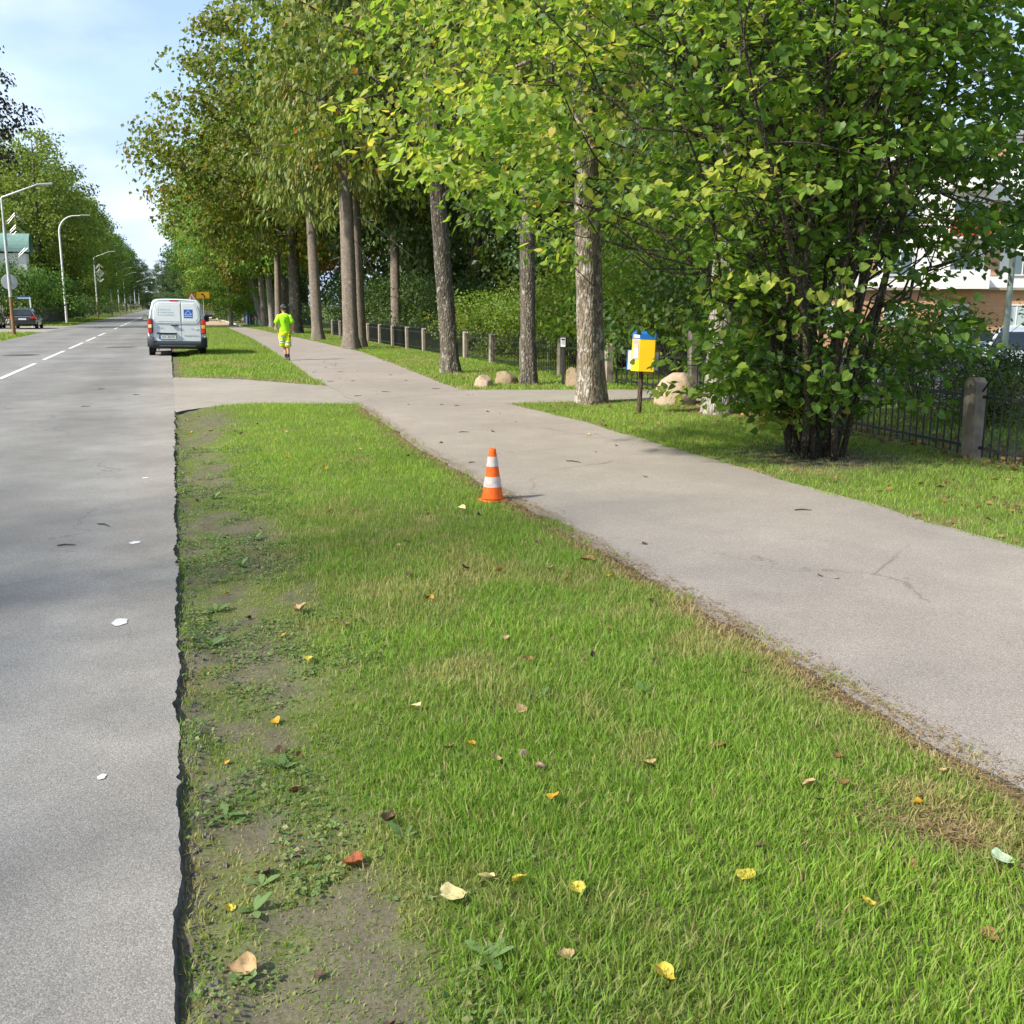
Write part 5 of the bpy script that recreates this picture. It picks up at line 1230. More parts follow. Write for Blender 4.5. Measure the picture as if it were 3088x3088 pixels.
# ------------------------------------------------------------------ vehicles
M['tyre'] = plain('tyre_rubber', (.018, .018, .019), .85, .2, 14); M['rim'] = plain('alloy_rim', (.42, .43, .45), .35, .1, 8, metal=.7)
M['trim'] = plain('dark_bumper_plastic', (.020, .024, .031), .6, .15, 6); M['carglass'] = Mat('car_glass').col((.02, .026, .03)).rough(.05, .7).m
M['lens_red'] = plain('red_lens', (.50, .010, .008), .18, .1, 10); M['lens_amber'] = plain('amber_lens', (.75, .33, .05), .2, .1, 10); M['lens_clear'] = plain('clear_lens', (.78, .76, .70), .15, .05, 10)
M['plate'] = plain('number_plate', (.78, .78, .76), .5, .03, 4); M['vanpaint'] = plain('silver_white_van_paint', (.60, .64, .66), .30, .03, 2, coat=.5)
M['vanpaint2'] = plain('white_van_panel', (.70, .73, .74), .32, .02, 2, coat=.5)
M['underside'] = plain('underbody', (.012, .012, .012), .9)
def loft(mb, rings, m=0, cap0=True, cap1=True):
    n = len(rings[0]); vs = [p for r_ in rings for p in r_]; fs = []
    for i in range(len(rings) - 1):
        for j in range(n): fs.append([i * n + j, i * n + (j + 1) % n, (i + 1) * n + (j + 1) % n, (i + 1) * n + j])
    if cap0: fs.append(list(range(n)))
    if cap1: fs.append(list(range((len(rings) - 1) * n, len(rings) * n)))
    mb.add(vs, fs, m)
def wheel(parent, x, y, r, w, rz=0):
    b = MB(); s_ = w / 2; b.lathe([(r * .62, -s_), (r * .93, -s_), (r, -s_ * .72), (r, s_ * .72), (r * .93, s_), (r * .62, s_)], 28, axis='X'); o = b.build('wheel', M['tyre'], parent, smooth=True); o.location = (x, y, r)
    sg = 1 if x > 0 else -1
    b = MB(); b.lathe([(r * .63, -.02), (r * .63, .01), (r * .55, .0), (r * .2, .02), (.03, .025)] if sg > 0 else [(.03, -.025), (r * .2, -.02), (r * .55, 0), (r * .63, -.01), (r * .63, .02)], 24, axis='X')
    for k in range(5):
        a = k * 2 * math.pi / 5; b.tube([(sg * .02, .03 * math.cos(a), .03 * math.sin(a)), (sg * .015, r * .56 * math.cos(a), r * .56 * math.sin(a))], [.03, .022], 6)
    q = b.build('rim', M['rim'], o, smooth=True); q.location = (sg * (s_ - .02), 0, 0); return o

def van(label, loc, roll, paint, panel, plate_txt, full=True, rz=0.0, band=None):
    t = thing('parked_van', label, 'van', loc, rz); t.rotation_euler = (0, roll, rz)
    shear = lambda p: Vector((p.x, p.y + .055 * (p.z - .45), p.z))
    def ring(y, zb, zt, wl, wb, wt, zbelt=1.02):
        half = [(0, zb), (wl * .82, zb), (wl * .97, zb + .07), (wl, zb + .22), (wb, zbelt - .22), (wb * .995, zbelt), (wb + (wt - wb) * .55, zbelt + (zt - zbelt) * .55), (wt, zt - .13), (wt - .05, zt - .055), (wt - .14, zt - .015), (wt * .45, zt + .006)]
        pts = half + [(0, zt + .012)] + [(-x, z) for x, z in reversed(half[1:])]
        return [shear(Vector((x, y, z))) if y < .6 else Vector((x, y + .055 * (z - .45) * max(0, 1 - (y - .6) / .8), z)) for x, z in pts]
    b = MB()
    loft(b, [ring(.035, .36, 1.86, .86, .885, .72), ring(.0, .34, 1.885, .90, .925, .76), ring(.05, .33, 1.91, .93, .955, .785), ring(.3, .32, 1.925, .935, .96, .80), ring(1.2, .32, 1.93, .935, .96, .805), ring(2.5, .32, 1.91, .935, .955, .79), ring(2.95, .32, 1.83, .93, .95, .76),
             ring(3.30, .32, 1.55, .93, .945, .74), ring(3.62, .32, 1.26, .92, .93, .72, 1.0), ring(4.05, .33, 1.08, .90, .90, .68, .92), ring(4.34, .36, .90, .84, .84, .60, .82), ring(4.42, .42, .72, .74, .74, .5, .66)])
    b.build('body', paint, t, smooth=True)
    b = MB(); b.box((0, 2.2, .31), (1.7, 3.9, .16)); b.build('underbody', M['underside'], t)
    for x in (-.845, .845):
        for y in (.78, 3.55): wheel(t, x, y, .325, .205)
        for y in (.78, 3.55):
            m = MB(); m.lathe([(.40, -.012), (.40, .012)], 26, axis='X', c=((.935 if x > 0 else -.935), y, .36)); m.build('wheel_arch', M['trim'], t)
    # windscreen and cab windows
    m = MB(); m.add([(-.66, 3.02, 1.80), (.66, 3.02, 1.80), (.76, 3.60, 1.29), (-.76, 3.60, 1.29), (-.66, 3.035, 1.81), (.66, 3.035, 1.81), (.76, 3.615, 1.30), (-.76, 3.615, 1.30)], [[0, 1, 2, 3], [4, 7, 6, 5], [0, 4, 5, 1], [1, 5, 6, 2], [2, 6, 7, 3], [3, 7, 4, 0]]); m.build('windscreen', M['carglass'], t)
    for s_ in (-1, 1):
        m = MB(); a = [(.965, 2.15, 1.06), (.955, 3.3, 1.06), (.87, 2.95, 1.55), (.83, 2.75, 1.70), (.82, 2.15, 1.72)]; m.add([(s_ * x, y, z) for x, y, z in a] + [(s_ * (x - .02), y, z) for x, y, z in a], [list(range(5)), list(range(9, 4, -1))] + [[i, (i + 1) % 5, 5 + (i + 1) % 5, 5 + i] for i in range(5)]); m.build('side_window', M['carglass'], t)
        m = MB(); m.box((s_ * 1.07, 2.92, 1.24), (.19, .12, .21), None, 0, 1, .03); mr = m.build('mirror', M['trim'] if s_ > 0 else M['black'], t); m = MB(); m.box((s_ * .97, 2.94, 1.16), (.12, .06, .05)); m.build('mirror_arm', M['black'], mr); m = MB(); m.box((s_ * 1.07, 2.853, 1.24), (.15, .012, .17)); m.build('mirror_glass', Mat('mirror_glass').col((.75, .8, .82)).rough(.03, .5, 1.0).m if s_ < 0 else M['black'], mr)
        m = MB(); m.box((s_ * .62, 4.37, .78), (.34, .12, .15), None, 0, 1, .03); m.build('headlight', M['lens_clear'], t)
    # rear doors
    def door(x0, x1, name):
        m = MB(); m.prism([(x0, .50), (x1, .50), (x1, 1.78), (x1 - (.10 if x1 > .5 else 0), 1.845), (x0 + (.10 if x0 < -.5 else 0), 1.845), (x0, 1.78)] if True else [], .03, -.022, 0, .010, shear); return m.build(name, paint, t)
    dl = door(-.775, .141, 'rear_door'); dr = door(.152, .775, 'rear_door')
    outer = [[(-.66, 1.09), (.138, 1.09), (.138, 1.80), (-.58, 1.80), (-.70, 1.72), (-.765, 1.45), (-.765, 1.24)], [(.155, 1.09), (.66, 1.09), (.765, 1.22), (.765, 1.45), (.69, 1.70), (.57, 1.79), (.155, 1.80)]]
    inner = [[(-.62, 1.165), (.115, 1.165), (.115, 1.745), (-.56, 1.745), (-.645, 1.68), (-.70, 1.45), (-.70, 1.29)], [(.178, 1.165), (.62, 1.165), (.70, 1.28), (.70, 1.45), (.635, 1.66), (.55, 1.735), (.178, 1.745)]]
    for d, po, pi in ((dl, outer[0], inner[0]), (dr, outer[1], inner[1])):
        m = MB(); m.prism(po, -.01, -.045, 0, .016, shear); m.build('window_surround', paint, d)
        m = MB(); m.prism(pi, -.03, -.052, 0, .004, shear); m.build('window_panel', panel, d)
    m = MB(); m.box((-.08, -.062, 1.035), (.25, .03, .035), None, 0, 1, .008); m.v = [tuple(shear(Vector(p))) for p in m.v]; m.build('handle', M['black'], dl)
    m = MB(); m.lathe([(.075, -.002), (.07, .012)], 20, axis='Y', c=(-.08, -.038, 1.05)); m.v = [tuple(shear(Vector(p))) for p in m.v]; m.build('emblem', M['grey'], dl)
    m = MB(); m.box((-.08, .0, 1.865), (.27, .05, .03)); m.v = [tuple(shear(Vector(p))) for p in m.v]; m.build('brake_light', M['lens_red'], t)
    m = MB(); m.prism([(-.69, .50), (.03, .50), (.05, .54), (.05, .70), (-.02, .80), (-.66, .80), (-.71, .74), (-.71, .53)], -.015, -.036, 0, .008, shear); m.build('plate_recess', panel, dl)
    m = MB(); m.box((-.34, -.052, .765), (.66, .045, .055), None, 0, 1, .012); m.build('plate_lamp_bar', M['trim'], dl)
    m = MB(); m.box((-.32, -.052, .635), (.565, .022, .145), None, 0, 1, .006); m.build('plate_frame', M['trim'], dl)
    m = MB(); m.box((-.32, -.065, .637), (.54, .008, .118)); pl = m.build('number_plate', M['plate'], dl)
    m = MB(); m.box((-.567, -.0705, .637), (.045, .004, .116)); m.build('plate_band', M['blue'], pl)
    put_text('plate_text', plate_txt, .115, M['print'], pl, (-.295, -.071, .637))
    if full:
        for k, (s_, z) in enumerate((('Mērījumi tīk', 1.555), ('Uzmērniecīšana', 1.467), ('Aerouzmērīšana', 1.381))):
            y = .055 * (z - .45) - .0525
            put_text('door_lettering', s_, .068, plain('pale_blue_print', (.22, .33, .48), .6), dl, (-.53, y, z), 0, 'LEFT', rx=-.055)
            m = MB(); m.prism([(-.60, z - .022), (-.56, z), (-.60, z + .022)], y + .001, y - .001); m.build('bullet_mark', M['print'], dl)
        m = MB(); m.prism([(.236, 1.29), (.526, 1.29), (.526, 1.58), (.236, 1.58)], -.05, -.0545, 0, 0, shear); lg = m.build('logo_panel', plain('logo_blue', (.015, .10, .52), .4, .05), dr)
        wl = plain('logo_white', (.55, .68, .88), .5, .03); m = MB()
        for p, q in (((.275, 1.42), (.381, 1.55)), ((.381, 1.55), (.487, 1.42)), ((.265, 1.415), (.497, 1.415))):
            d_ = Vector((q[0] - p[0], 0, q[1] - p[1])); c = Vector(((p[0] + q[0]) / 2, .055 * ((p[1] + q[1]) / 2 - .45) - .0565, (p[1] + q[1]) / 2)); m.box(c, (d_.length + .012, .003, .018), Matrix.Rotation(-math.atan2(d_.z, d_.x), 3, 'Y'))
        m.box((.381, .055 * (1.352 - .45) - .0565, 1.352), (.25, .003, .028)); m.build('logo_mark', wl, lg)
        put_text('model_lettering', 'RENAULT', .05, M['grey'], dl, (-.65, -.006, .955), 0, 'LEFT', rx=-.055); put_text('model_lettering', 'PRO', .05, M['grey'], dr, (.50, -.006, .925), 0, 'CENTER', rx=-.055)
        m = MB(); m.box((.64, -.008, .925), (.11, .008, .035)); m.build('badge', M['white'], dr)
        put_text('web_lettering', 'www.geometrs.lv', .07, plain('teal_print', (.16, .25, .30), .6), dr, (.46, -.018, .70), 0, 'CENTER', rx=-.055)
    # lights and bumper
    for s_ in (-1, 1):
        lx = s_ * .872; g_ = MB(); g_.box((lx, .0, 1.005), (.155, .16, .50), None, 0, 1, .03); g_.v = [tuple(shear(Vector(p))) for p in g_.v]; tl = g_.build('tail_light', M['black'], t)
        for z, h, mm in ((1.16, .155, 'lens_red'), (1.00, .145, 'lens_amber'), (.845, .155, 'lens_red')):
            m = MB(); m.box((lx, -.075, z), (.125, .04, h), None, 0, 1, .018); m.v = [tuple(shear(Vector(p))) for p in m.v]; m.build('lens', M[mm], tl)
        if s_ < 0: m = MB(); m.box((lx, -.098, 1.0), (.075, .01, .10)); m.v = [tuple(shear(Vector(p))) for p in m.v]; m.build('lens_glint', M['lens_clear'], tl)
    b = MB(); rgs = []
    for x in (-.985, -.965, -.90, -.80, -.775, -.76, -.4, 0, .4, .76, .775, .80, .90, .965, .985):
        k = abs(x) / .985; up = .645 if k > .785 else .485; yb = -.115 + .02 * k ** 2 + .16 * max(0, k - .82) ** 1.5 / .076 * .55; lo = .25 + .05 * k ** 4
        rgs.append([Vector((x, y, z)) for y, z in ((.40, lo + .02), (yb + .06, lo), (yb + .015, lo + .05), (yb, lo + .12), (yb, up - .05), (yb + .02, up - .015), (yb + .05, up), (.40, up))])
    loft(b, rgs); b.build('bumper', M['trim'], t, smooth=True)
    b = MB(); b.box((0, -.118, .345), (1.2, .012, .010)); b.build('bumper_crease', M['grey'], t)
    b = MB(); b.tube([(-.62, .1, .22), (-.62, -.02, .21)], .03, 10); b.build('exhaust', M['grey'], t)
    if band is not None:
        m = MB(); m.box((0, -.075, 1.45), (1.3, .02, .6)); m.build('yellow_panel', band, t)
    return t
van('small silver-white van parked half on the verge, seen from behind', (.21, 37.55, -.012), R(1.3), M['vanpaint'], M['vanpaint2'], 'KK-8070')
van('white and yellow work van standing on the new pavement far behind the signs', (4.75, 137, .012), 0, M['white'], M['yellow'], 'MA-4512', False, R(4), M['yellow'])

def car(name, label, loc, rz, paint, L_=4.7, Wd=1.82, H=1.47, plate='', estate=True, group=None):
    t = thing(name, label, 'car', loc, rz, group); sc = L_ / 4.7; hw = Wd / 2; hs = H / 1.47
    st = [(0.0, .42, .80, .80), (.05, .33, .90, .93), (.30, .24, .985, .98), (.9, .21, .99, 1.0), (2.2, .20, .965, 1.0), (3.3, .20, .945, .99), (3.9, .21, .88, .97), (4.4, .25, .76, .90), (4.62, .32, .66, .78), (4.7, .42, .58, .66)]
    def rg(y, zb, zt, k):
        h = [(0, zb), (hw * k * .80, zb), (hw * k * .96, zb + .08), (hw * k, zb + .28), (hw * k * .985, zt - .14), (hw * k * .93, zt - .03), (hw * k * .80, zt), (hw * k * .4, zt + .012)]
        return [Vector((x, y * sc, z * hs)) for x, z in h + [(0, zt + .015)] + [(-x, z) for x, z in reversed(h[1:])]]
    b = MB(); loft(b, [rg(*s_) for s_ in st]); b.build('body', paint, t, smooth=True)
    gs = [(.10, .96, .70), (.42, 1.36, .64), (.75, 1.435, .62), (1.6, 1.47, .62), (2.4, 1.44, .61), (2.75, 1.36, .62), (3.42, .95, .72)] if estate else [(.55, .96, .66), (1.15, 1.34, .62), (1.5, 1.43, .61), (2.0, 1.45, .61), (2.5, 1.43, .60), (2.8, 1.35, .62), (3.45, .95, .72)]
    def gr(y, zt, k):
        h = [(0, .90), (hw * .86, .90), (hw * .86, .95)] + [(hw * (.86 + (k - .86) * f), .95 + (zt - .95) * f) for f in (.5, .88)] + [(hw * k * .9, zt), (hw * k * .45, zt + .008)]
        return [Vector((x, y * sc, z * hs)) for x, z in h + [(0, zt + .01)] + [(-x, z) for x, z in reversed(h[1:])]]
    b = MB(); loft(b, [gr(*g_) for g_ in gs]); b.build('windows', M['carglass'], t, smooth=True)
    # roof skin and pillars
    rs = gs[1:-1]; m = MB(); n = 9; rings = []
    for y, zt, k in rs:
        rings.append([Vector((hw * k * f, y * sc, (zt + .018 - .03 * f * f) * hs)) for f in np.linspace(-1, 1, n)] + [Vector((hw * k * f, y * sc, (zt - .004 - .03 * f * f) * hs)) for f in np.linspace(1, -1, n)])
    loft(m, rings); m.build('roof', paint, t, smooth=True)
    for s_ in (-1, 1):
        for a, c in ((gs[0], gs[1]), (gs[-1], gs[-2])):
            m = MB(); m.tube([(s_ * hw * .86, a[0] * sc, .95 * hs), (s_ * hw * c[2] * 1.0, c[0] * sc, (c[1] - .01) * hs)], [.045, .035], 6); m.build('pillar', paint, t)
        for yy in (1.45, 2.35):
            m = MB(); m.tube([(s_ * hw * .868, yy * sc, .95 * hs), (s_ * hw * .63, yy * sc, 1.41 * hs)], [.03, .025], 5); m.build('pillar', M['black'], t)
        m = MB(); m.box((s_ * (hw + .07), 3.05 * sc, .98 * hs), (.17, .10, .12), None, 0, 1, .02); m.build('mirror', paint, t)
        m = MB(); m.box((s_ * hw * .76, .06, .80 * hs), (hw * .40, .14, .15), None, 0, 1, .02); m.build('tail_light', M['lens_red'], t)
        m = MB(); m.box((s_ * hw * .70, 4.50 * sc, .66 * hs), (hw * .42, .2, .13), None, 0, 1, .03); m.build('headlight', M['lens_clear'], t)
        for yy in (.85, 3.75): wheel(t, s_ * (hw - .11), yy * sc, .325, .21)
    m = MB(); m.box((0, -.02, .45 * hs), (Wd * .86, .10, .22), None, 0, 1, .03); m.build('rear_bumper', paint, t); m = MB(); m.box((0, 4.70 * sc, .42 * hs), (Wd * .78, .10, .26), None, 0, 1, .03); m.build('front_bumper', paint, t)
    m = MB(); m.box((0, 4.745 * sc, .56 * hs), (Wd * .5, .03, .12)); m.build('grille', M['black'], t); m = MB(); m.box((0, -.01, .86 * hs), (Wd * .62, .03, .03)); m.build('chrome_strip', M['grey'], t)
    for y, ry in ((-.035, 0), (4.77 * sc, math.pi)):
        m = MB(); m.box((0, 0, 0), (.52, .012, .115)); p = m.build('number_plate', M['plate'], t); p.location = (0, y if ry == 0 else y, (.70 if ry == 0 else .42) * hs); p.rotation_euler = (0, 0, ry)
        if plate: put_text('plate_text', plate, .10, M['print'], p, (0, -.009, 0))
    return t
dk = plain('black_car_paint', (.012, .013, .017), .25, .1, 3, coat=.8); dk2 = plain('dark_blue_car_paint', (.012, .014, .022), .28, .1, 3, coat=.7)
lightblue = plain('pale_blue_car_paint', (.42, .52, .62), .3, .03, 3, coat=.6); whitep = plain('white_car_paint', (.72, .74, .75), .3, .02, 3, coat=.6)
GC = 'cars parked in the side street'; GL = 'cars parked in front of the flats'
car('parked_car', 'black estate car parked in the side street, rear towards the camera', (-10.15, 83.0, -.002), 0, dk, 4.8, 1.86, 1.52, '', True, GC)
car('parked_car', 'dark car cut by the left edge of the picture', (-12.75, 84.6, -.002), R(3), dk2, 4.7, 1.84, 1.46, '', False, GC)
car('parked_car', 'pale blue car parked before the brick wall of the flats', (32.2, 38.6, float(hz(33.5, 37.5)) + .02), R(-112), lightblue, 4.5, 1.8, 1.52, '', False, GL)
car('parked_car', 'white car with its bonnet towards the fence at the right edge', (21.9, 22.4, float(hz(19.5, 20)) + .02), R(136), whitep, 4.5, 1.8, 1.5, 'Z-3871', False, GL)

# ------------------------------------------------------------------ the walking man
def person():
    t = thing('person', 'man in neon yellow shirt and reflective shorts walking away on the footpath', 'person', (3.40, 33.1, .008), R(-2))
    skin = Mat('skin').col((.50, .27, .17)).rough(.5, .4).m
    V = []; E = []; Rd = []
    def v(p, r, par=None):
        V.append(p); Rd.append(r if hasattr(r, '__len__') else (r, r)); i = len(V) - 1
        if par is not None: E.append((par, i))
        return i
    pel = v((0, 0, .93), (.14, .10)); sp1 = v((0, .0, 1.10), (.13, .095), pel); ch = v((0, -.01, 1.28), (.155, .105), sp1); nb = v((0, -.01, 1.42), (.085, .07), ch); nk = v((-.005, 0, 1.475), (.052, .052), nb)
    h0 = v((-.012, .012, 1.53), (.062, .075), nk); h1 = v((-.012, .012, 1.60), (.074, .088), h0); h2 = v((-.012, .005, 1.665), (.066, .078), h1)
    nose = v((-.07, .095, 1.575), (.012, .012), h1); ear = v((.068, .005, 1.575), (.012, .018), h1); ear2 = v((-.088, -.005, 1.575), (.012, .018), h1)
    for s_ in (-1, 1):
        sh = v((s_ * .165, -.01, 1.385), (.062, .058), ch); el = v((s_ * (.262 if s_ < 0 else .27), -.07, 1.125), (.042, .040), sh); wr = v((s_ * .215, .015, .94), (.029, .027), el)
        pa = v((s_ * .195, .035, .885), (.036, .022), wr); kn = v((s_ * .188, .045, .845), (.036, .02), pa)
        for k, (dx, dy, l) in enumerate(((-.026, 0, .055), (-.009, .004, .068), (.009, .004, .062), (.026, 0, .048))):
            a = v((s_ * .186 + dx, .05 + dy, .845 - l * .55), (.0095, .0095), kn); v((s_ * .183 + dx, .062 + dy, .845 - l), (.008, .008), a)
        th = v((s_ * .165, .055, .872), (.011, .011), pa); v((s_ * .158, .075, .835), (.009, .009), th)
        x0 = s_ * .088
        hip = v((x0, 0, .86), (.092, .092), pel)
        if s_ < 0: kn_ = v((-.045, .07, .48), (.058, .058), hip); cf = v((-.015, .03, .36), (.053, .055), kn_); an = v((.012, -.02, .10), (.033, .036), cf); v((.005, .09, .035), (.035, .026), an)
        else: kn_ = v((.075, -.01, .47), (.058, .058), hip); cf = v((.078, -.05, .35), (.053, .055), kn_); an = v((.072, -.10, .10), (.033, .036), cf); v((.085, .02, .035), (.035, .026), an)
    me = bpy.data.meshes.new('body_base'); me.from_pydata(V, E, []); ob = bpy.data.objects.new('body_base', me); COL.objects.link(ob)
    md = ob.modifiers.new('skin', 'SKIN'); md.use_smooth_shade = True
    for i, sv in enumerate(me.skin_vertices[0].data): sv.radius = Rd[i]; sv.use_root = (i == pel)
    ss = ob.modifiers.new('sub', 'SUBSURF'); ss.levels = 2; ss.render_levels = 2
    bpy.context.view_layer.update()
    bm_ = bpy.data.meshes.new_from_object(ob.evaluated_get(bpy.context.evaluated_depsgraph_get())); bpy.data.objects.remove(ob); bm_.name = 'body'
    bm_.materials.clear(); bm_.materials.append(skin); o = link(bpy.data.objects.new('body', bm_), t)
    def rings(mb, L_, n=20, m=0, wr=0.0, seed=0):
        rr = random.Random(seed); rg = []
        for c, rx, ry in L_:
            rg.append([Vector((c[0] + rx * math.cos(a) * (1 + wr * rr.uniform(-1, 1)), c[1] + ry * math.sin(a) * (1 + wr * rr.uniform(-1, 1)), c[2])) for a in np.linspace(0, 2 * math.pi, n, endpoint=False)])
        loft(mb, rg, m, True, True)
    neon = plain('neon_shirt', (.36, .84, .008), .85, .12, 7, bump=.3); neon_y = plain('neon_shorts', (.66, .80, .010), .85, .08, 7, bump=.3); refl = plain('grey_reflective_tape', (.33, .38, .38), .4, .1, 10)
    s = MB(); rings(s, [((0, 0, .865), .165, .125), ((0, 0, .93), .168, .128), ((0, 0, 1.0), .165, .122), ((0, 0, 1.12), .168, .120), ((0, -.01, 1.24), .192, .130), ((0, -.01, 1.33), .205, .132), ((0, -.01, 1.39), .185, .115), ((0, -.01, 1.43), .115, .085), ((0, -.005, 1.452), .070, .066)], 24, 0, .035, 3)
    for s_ in (-1, 1):
        a = Vector((s_ * .135, -.01, 1.375)); c = Vector((s_ * .258, -.055, 1.145)); s.tube([a, a.lerp(c, .35), a.lerp(c, .7), c], [.082, .080, .076, .078], 14, wob=.03, rng=random.Random(2))
    sh = s.build('shirt', neon, t, smooth='full')
    pr = MB()
    for k, (x, z, w) in enumerate(((.0, 1.325, .035), (.012, 1.29, .03), (.0, 1.255, .02), (.01, 1.225, .05), (.012, 1.195, .06), (.014, 1.165, .05))): pr.box((x, -.141 + .006 * (1 if z < 1.22 else 0), z), (w, .012, .010))
    pr.build('back_print', plain('dark_green_print', (.10, .24, .02), .8), sh)
    p = MB(); rings(p, [((0, 0, .76), .155, .13), ((0, 0, .86), .170, .135), ((0, 0, .93), .160, .122), ((0, 0, .97), .15, .112)], 22, 0, .02, 5)
    ll = [((-.085, .0, .82), .108, .118), ((-.082, .02, .66), .107, .115), ((-.070, .045, .52), .104, .108), ((-.066, .05, .42), .106, .108)]; lr = [((.085, 0, .82), .105, .115), ((.088, -.005, .66), .100, .110), ((.088, -.02, .52), .095, .102), ((.086, -.03, .41), .096, .103)]
    rings(p, ll, 18, 0, .02, 6); rings(p, lr, 18, 0, .02, 7); so = p.build('shorts', neon_y, t, smooth='full')
    def at_leg(L_, z):
        zs = [q[0][2] for q in L_][::-1]; f = lambda g: float(np.interp(z, zs, [g(q) for q in L_][::-1])); return (f(lambda q: q[0][0]), f(lambda q: q[0][1]), z), f(lambda q: q[1]) + .004, f(lambda q: q[2]) + .004
    for L_, zz in ((ll, (.60, .53)), (lr, (.56, .47))):
        for z in zz: m = MB(); rings(m, [at_leg(L_, z - .022), at_leg(L_, z + .022)], 18); m.build('reflective_band', refl, so, smooth='full')
    for x, c in ((-.085, refl), (.135, M['black'])): m = MB(); m.box((x, -.128, .755), (.13 if x < 0 else .05, .02, .06)); m.build('pocket_patch', c, so)
    # socks and shoes
    for s_, ax, ay, fx in ((-1, .012, -.02, .0), (1, .072, -.10, .012)):
        m = MB(); m.tube([(ax, ay, .06), (ax, ay, .20)], [.046, .047], 12); m.build('sock', M['black'], t, smooth=True)
        m = MB(); rg = []
        for yy, w, h in ((-.075, .030, .075), (-.05, .042, .095), (0, .045, .10), (.06, .046, .075), (.12, .046, .055), (.17, .036, .042), (.19, .015, .03)):
            rg.append([Vector((ax + fx + w * math.cos(a), ay + yy, max(0.0, h / 2 + h / 2 * math.sin(a)))) for a in np.linspace(0, 2 * math.pi, 12, endpoint=False)])
        loft(m, rg); sh_ = m.build('shoe', plain('grey_work_shoe', (.11, .10, .09), .8, .3, 20), t, smooth='full')
        m = MB(); m.box((ax + fx, ay + .05, .010), (.095, .26, .02), None, 0, 1, .006); m.build('sole', M['black'], sh_)
    # hair and cap, head turned to the left
    m = MB(); m.sphere((-.012, -.008, 1.60), (.083, .094, .075), 18, 10, 0, lambda p: Vector((p.x, p.y - .006, max(p.z, -.045)))); m.build('hair', plain('dark_hair', (.03, .022, .016), .8), t, smooth='full')
    cp = plain('dark_grey_cap', (.055, .055, .06), .85, .15, 20); m = MB(); m.sphere((-.015, .002, 1.635), (.094, .106, .092), 20, 12, 0, lambda p: Vector((p.x, p.y, max(p.z, -.012)))); c_ = m.build('cap', cp, t, smooth='full')
    m = MB(); m.prism([(-.07, -.0), (-.05, .10), (0, .125), (.05, .10), (.07, 0)], .0, .012); m.v = [tuple(Matrix.Rotation(R(38), 3, 'Z') @ Vector((x, z + .085, y + 1.618 - .12 * z - 0))) for x, y, z in m.v]; m.v = [(x - .015, y, z) for x, y, z in m.v]; m.build('visor', cp, c_)
    m = MB(); m.box((.035, -.100, 1.638), (.075, .012, .016), Matrix.Rotation(R(20), 3, 'Z')); m.build('cap_strap', M['white'], c_)
    for dx in (-.052, -.012): m = MB(); m.sphere((dx - .02, .088 + dx * .1, 1.597), .010, 8, 6); m.build('eye', M['black'], t)
person()

# ------------------------------------------------------------------ small things on the ground
def fallen_mesh(seed, curl, tm=T_HEART):
    rng = np.random.default_rng(seed); n = 7; vs = []; fs = []; ph = rng.uniform(0, 6.28, 3)
    prof = [(0, .05), (.05, .20), (.14, .34), (.28, .43), (.44, .44), (.60, .36), (.74, .25), (.86, .12), (.94, .05), (1.02, .006)]
    for j, (y, w) in enumerate(prof):
        for k in range(n):
            f = k / (n - 1) * 2 - 1; x = f * w * (1 + .07 * math.sin(j * 2.1 + ph[0] + f)); z = curl * (abs(f) ** 1.6 * w * .9) * (1 + .5 * math.sin(ph[1] + f)) + curl * .7 * (y - .45) ** 2 + .03 * math.sin(j * 1.7 + f * 3 + ph[2]) + (.02 if abs(f) < .1 else 0)
            vs.append((x, y - .45, z))
    for j in range(len(prof) - 1):
        for k in range(n - 1): a = j * n + k; fs.append([a, a + 1, a + n + 1, a + n])
    b = MB(); b.add(vs, fs); b.tube([(0, -.45, .02), (.03, -.62, .03), (.02, -.78, .0)], [.012, .01, .008], 4)
    return b
cols = {'yellow': (.52, .40, .05), 'cream': (.62, .53, .24), 'tan': (.38, .26, .13), 'brown': (.20, .10, .04), 'dark brown': (.075, .045, .025), 'rust red': (.26, .07, .022), 'ochre': (.45, .26, .02), 'pale green': (.42, .52, .34), 'orange': (.55, .22, .03)}
fmats = {}
for k, c in cols.items():
    q = Mat('fallen_leaf_' + k.replace(' ', '_')); v = q.coord(); n = q.noise(v, 5, 5, .65)
    q.col(q.ramp(n, [(.28, tuple(x * .45 for x in c)), (.5, c), (.75, tuple(min(1, x * 1.2) for x in c))])); q.rough(.6, .3); fmats[k] = q.m
fm = {}
GFL = 'fallen leaves on the verge'
def fallen(x, y, col, s, label, k, lift=.03, tilt=.25, grp=None):
    key = (col, k % 4)
    if key not in fm: fm[key] = fallen_mesh(k % 4 + 3, (.35, .75, 1.3, .6)[k % 4]).mesh('fallen_leaf', fmats[col], 'full')
    o = link(bpy.data.objects.new('fallen_leaf', fm[key])); rr = random.Random(k * 7 + 1)
    z = (0.007 if bool(in_path(x, y)) else float(hz(x, y)) + lift)
    o.location = (x, y, z); o.scale = (s, s, s); o.rotation_euler = (rr.uniform(-tilt, tilt), rr.uniform(-tilt, tilt), rr.uniform(0, 6.28)); tag(o, label, 'leaf', grp or GFL)
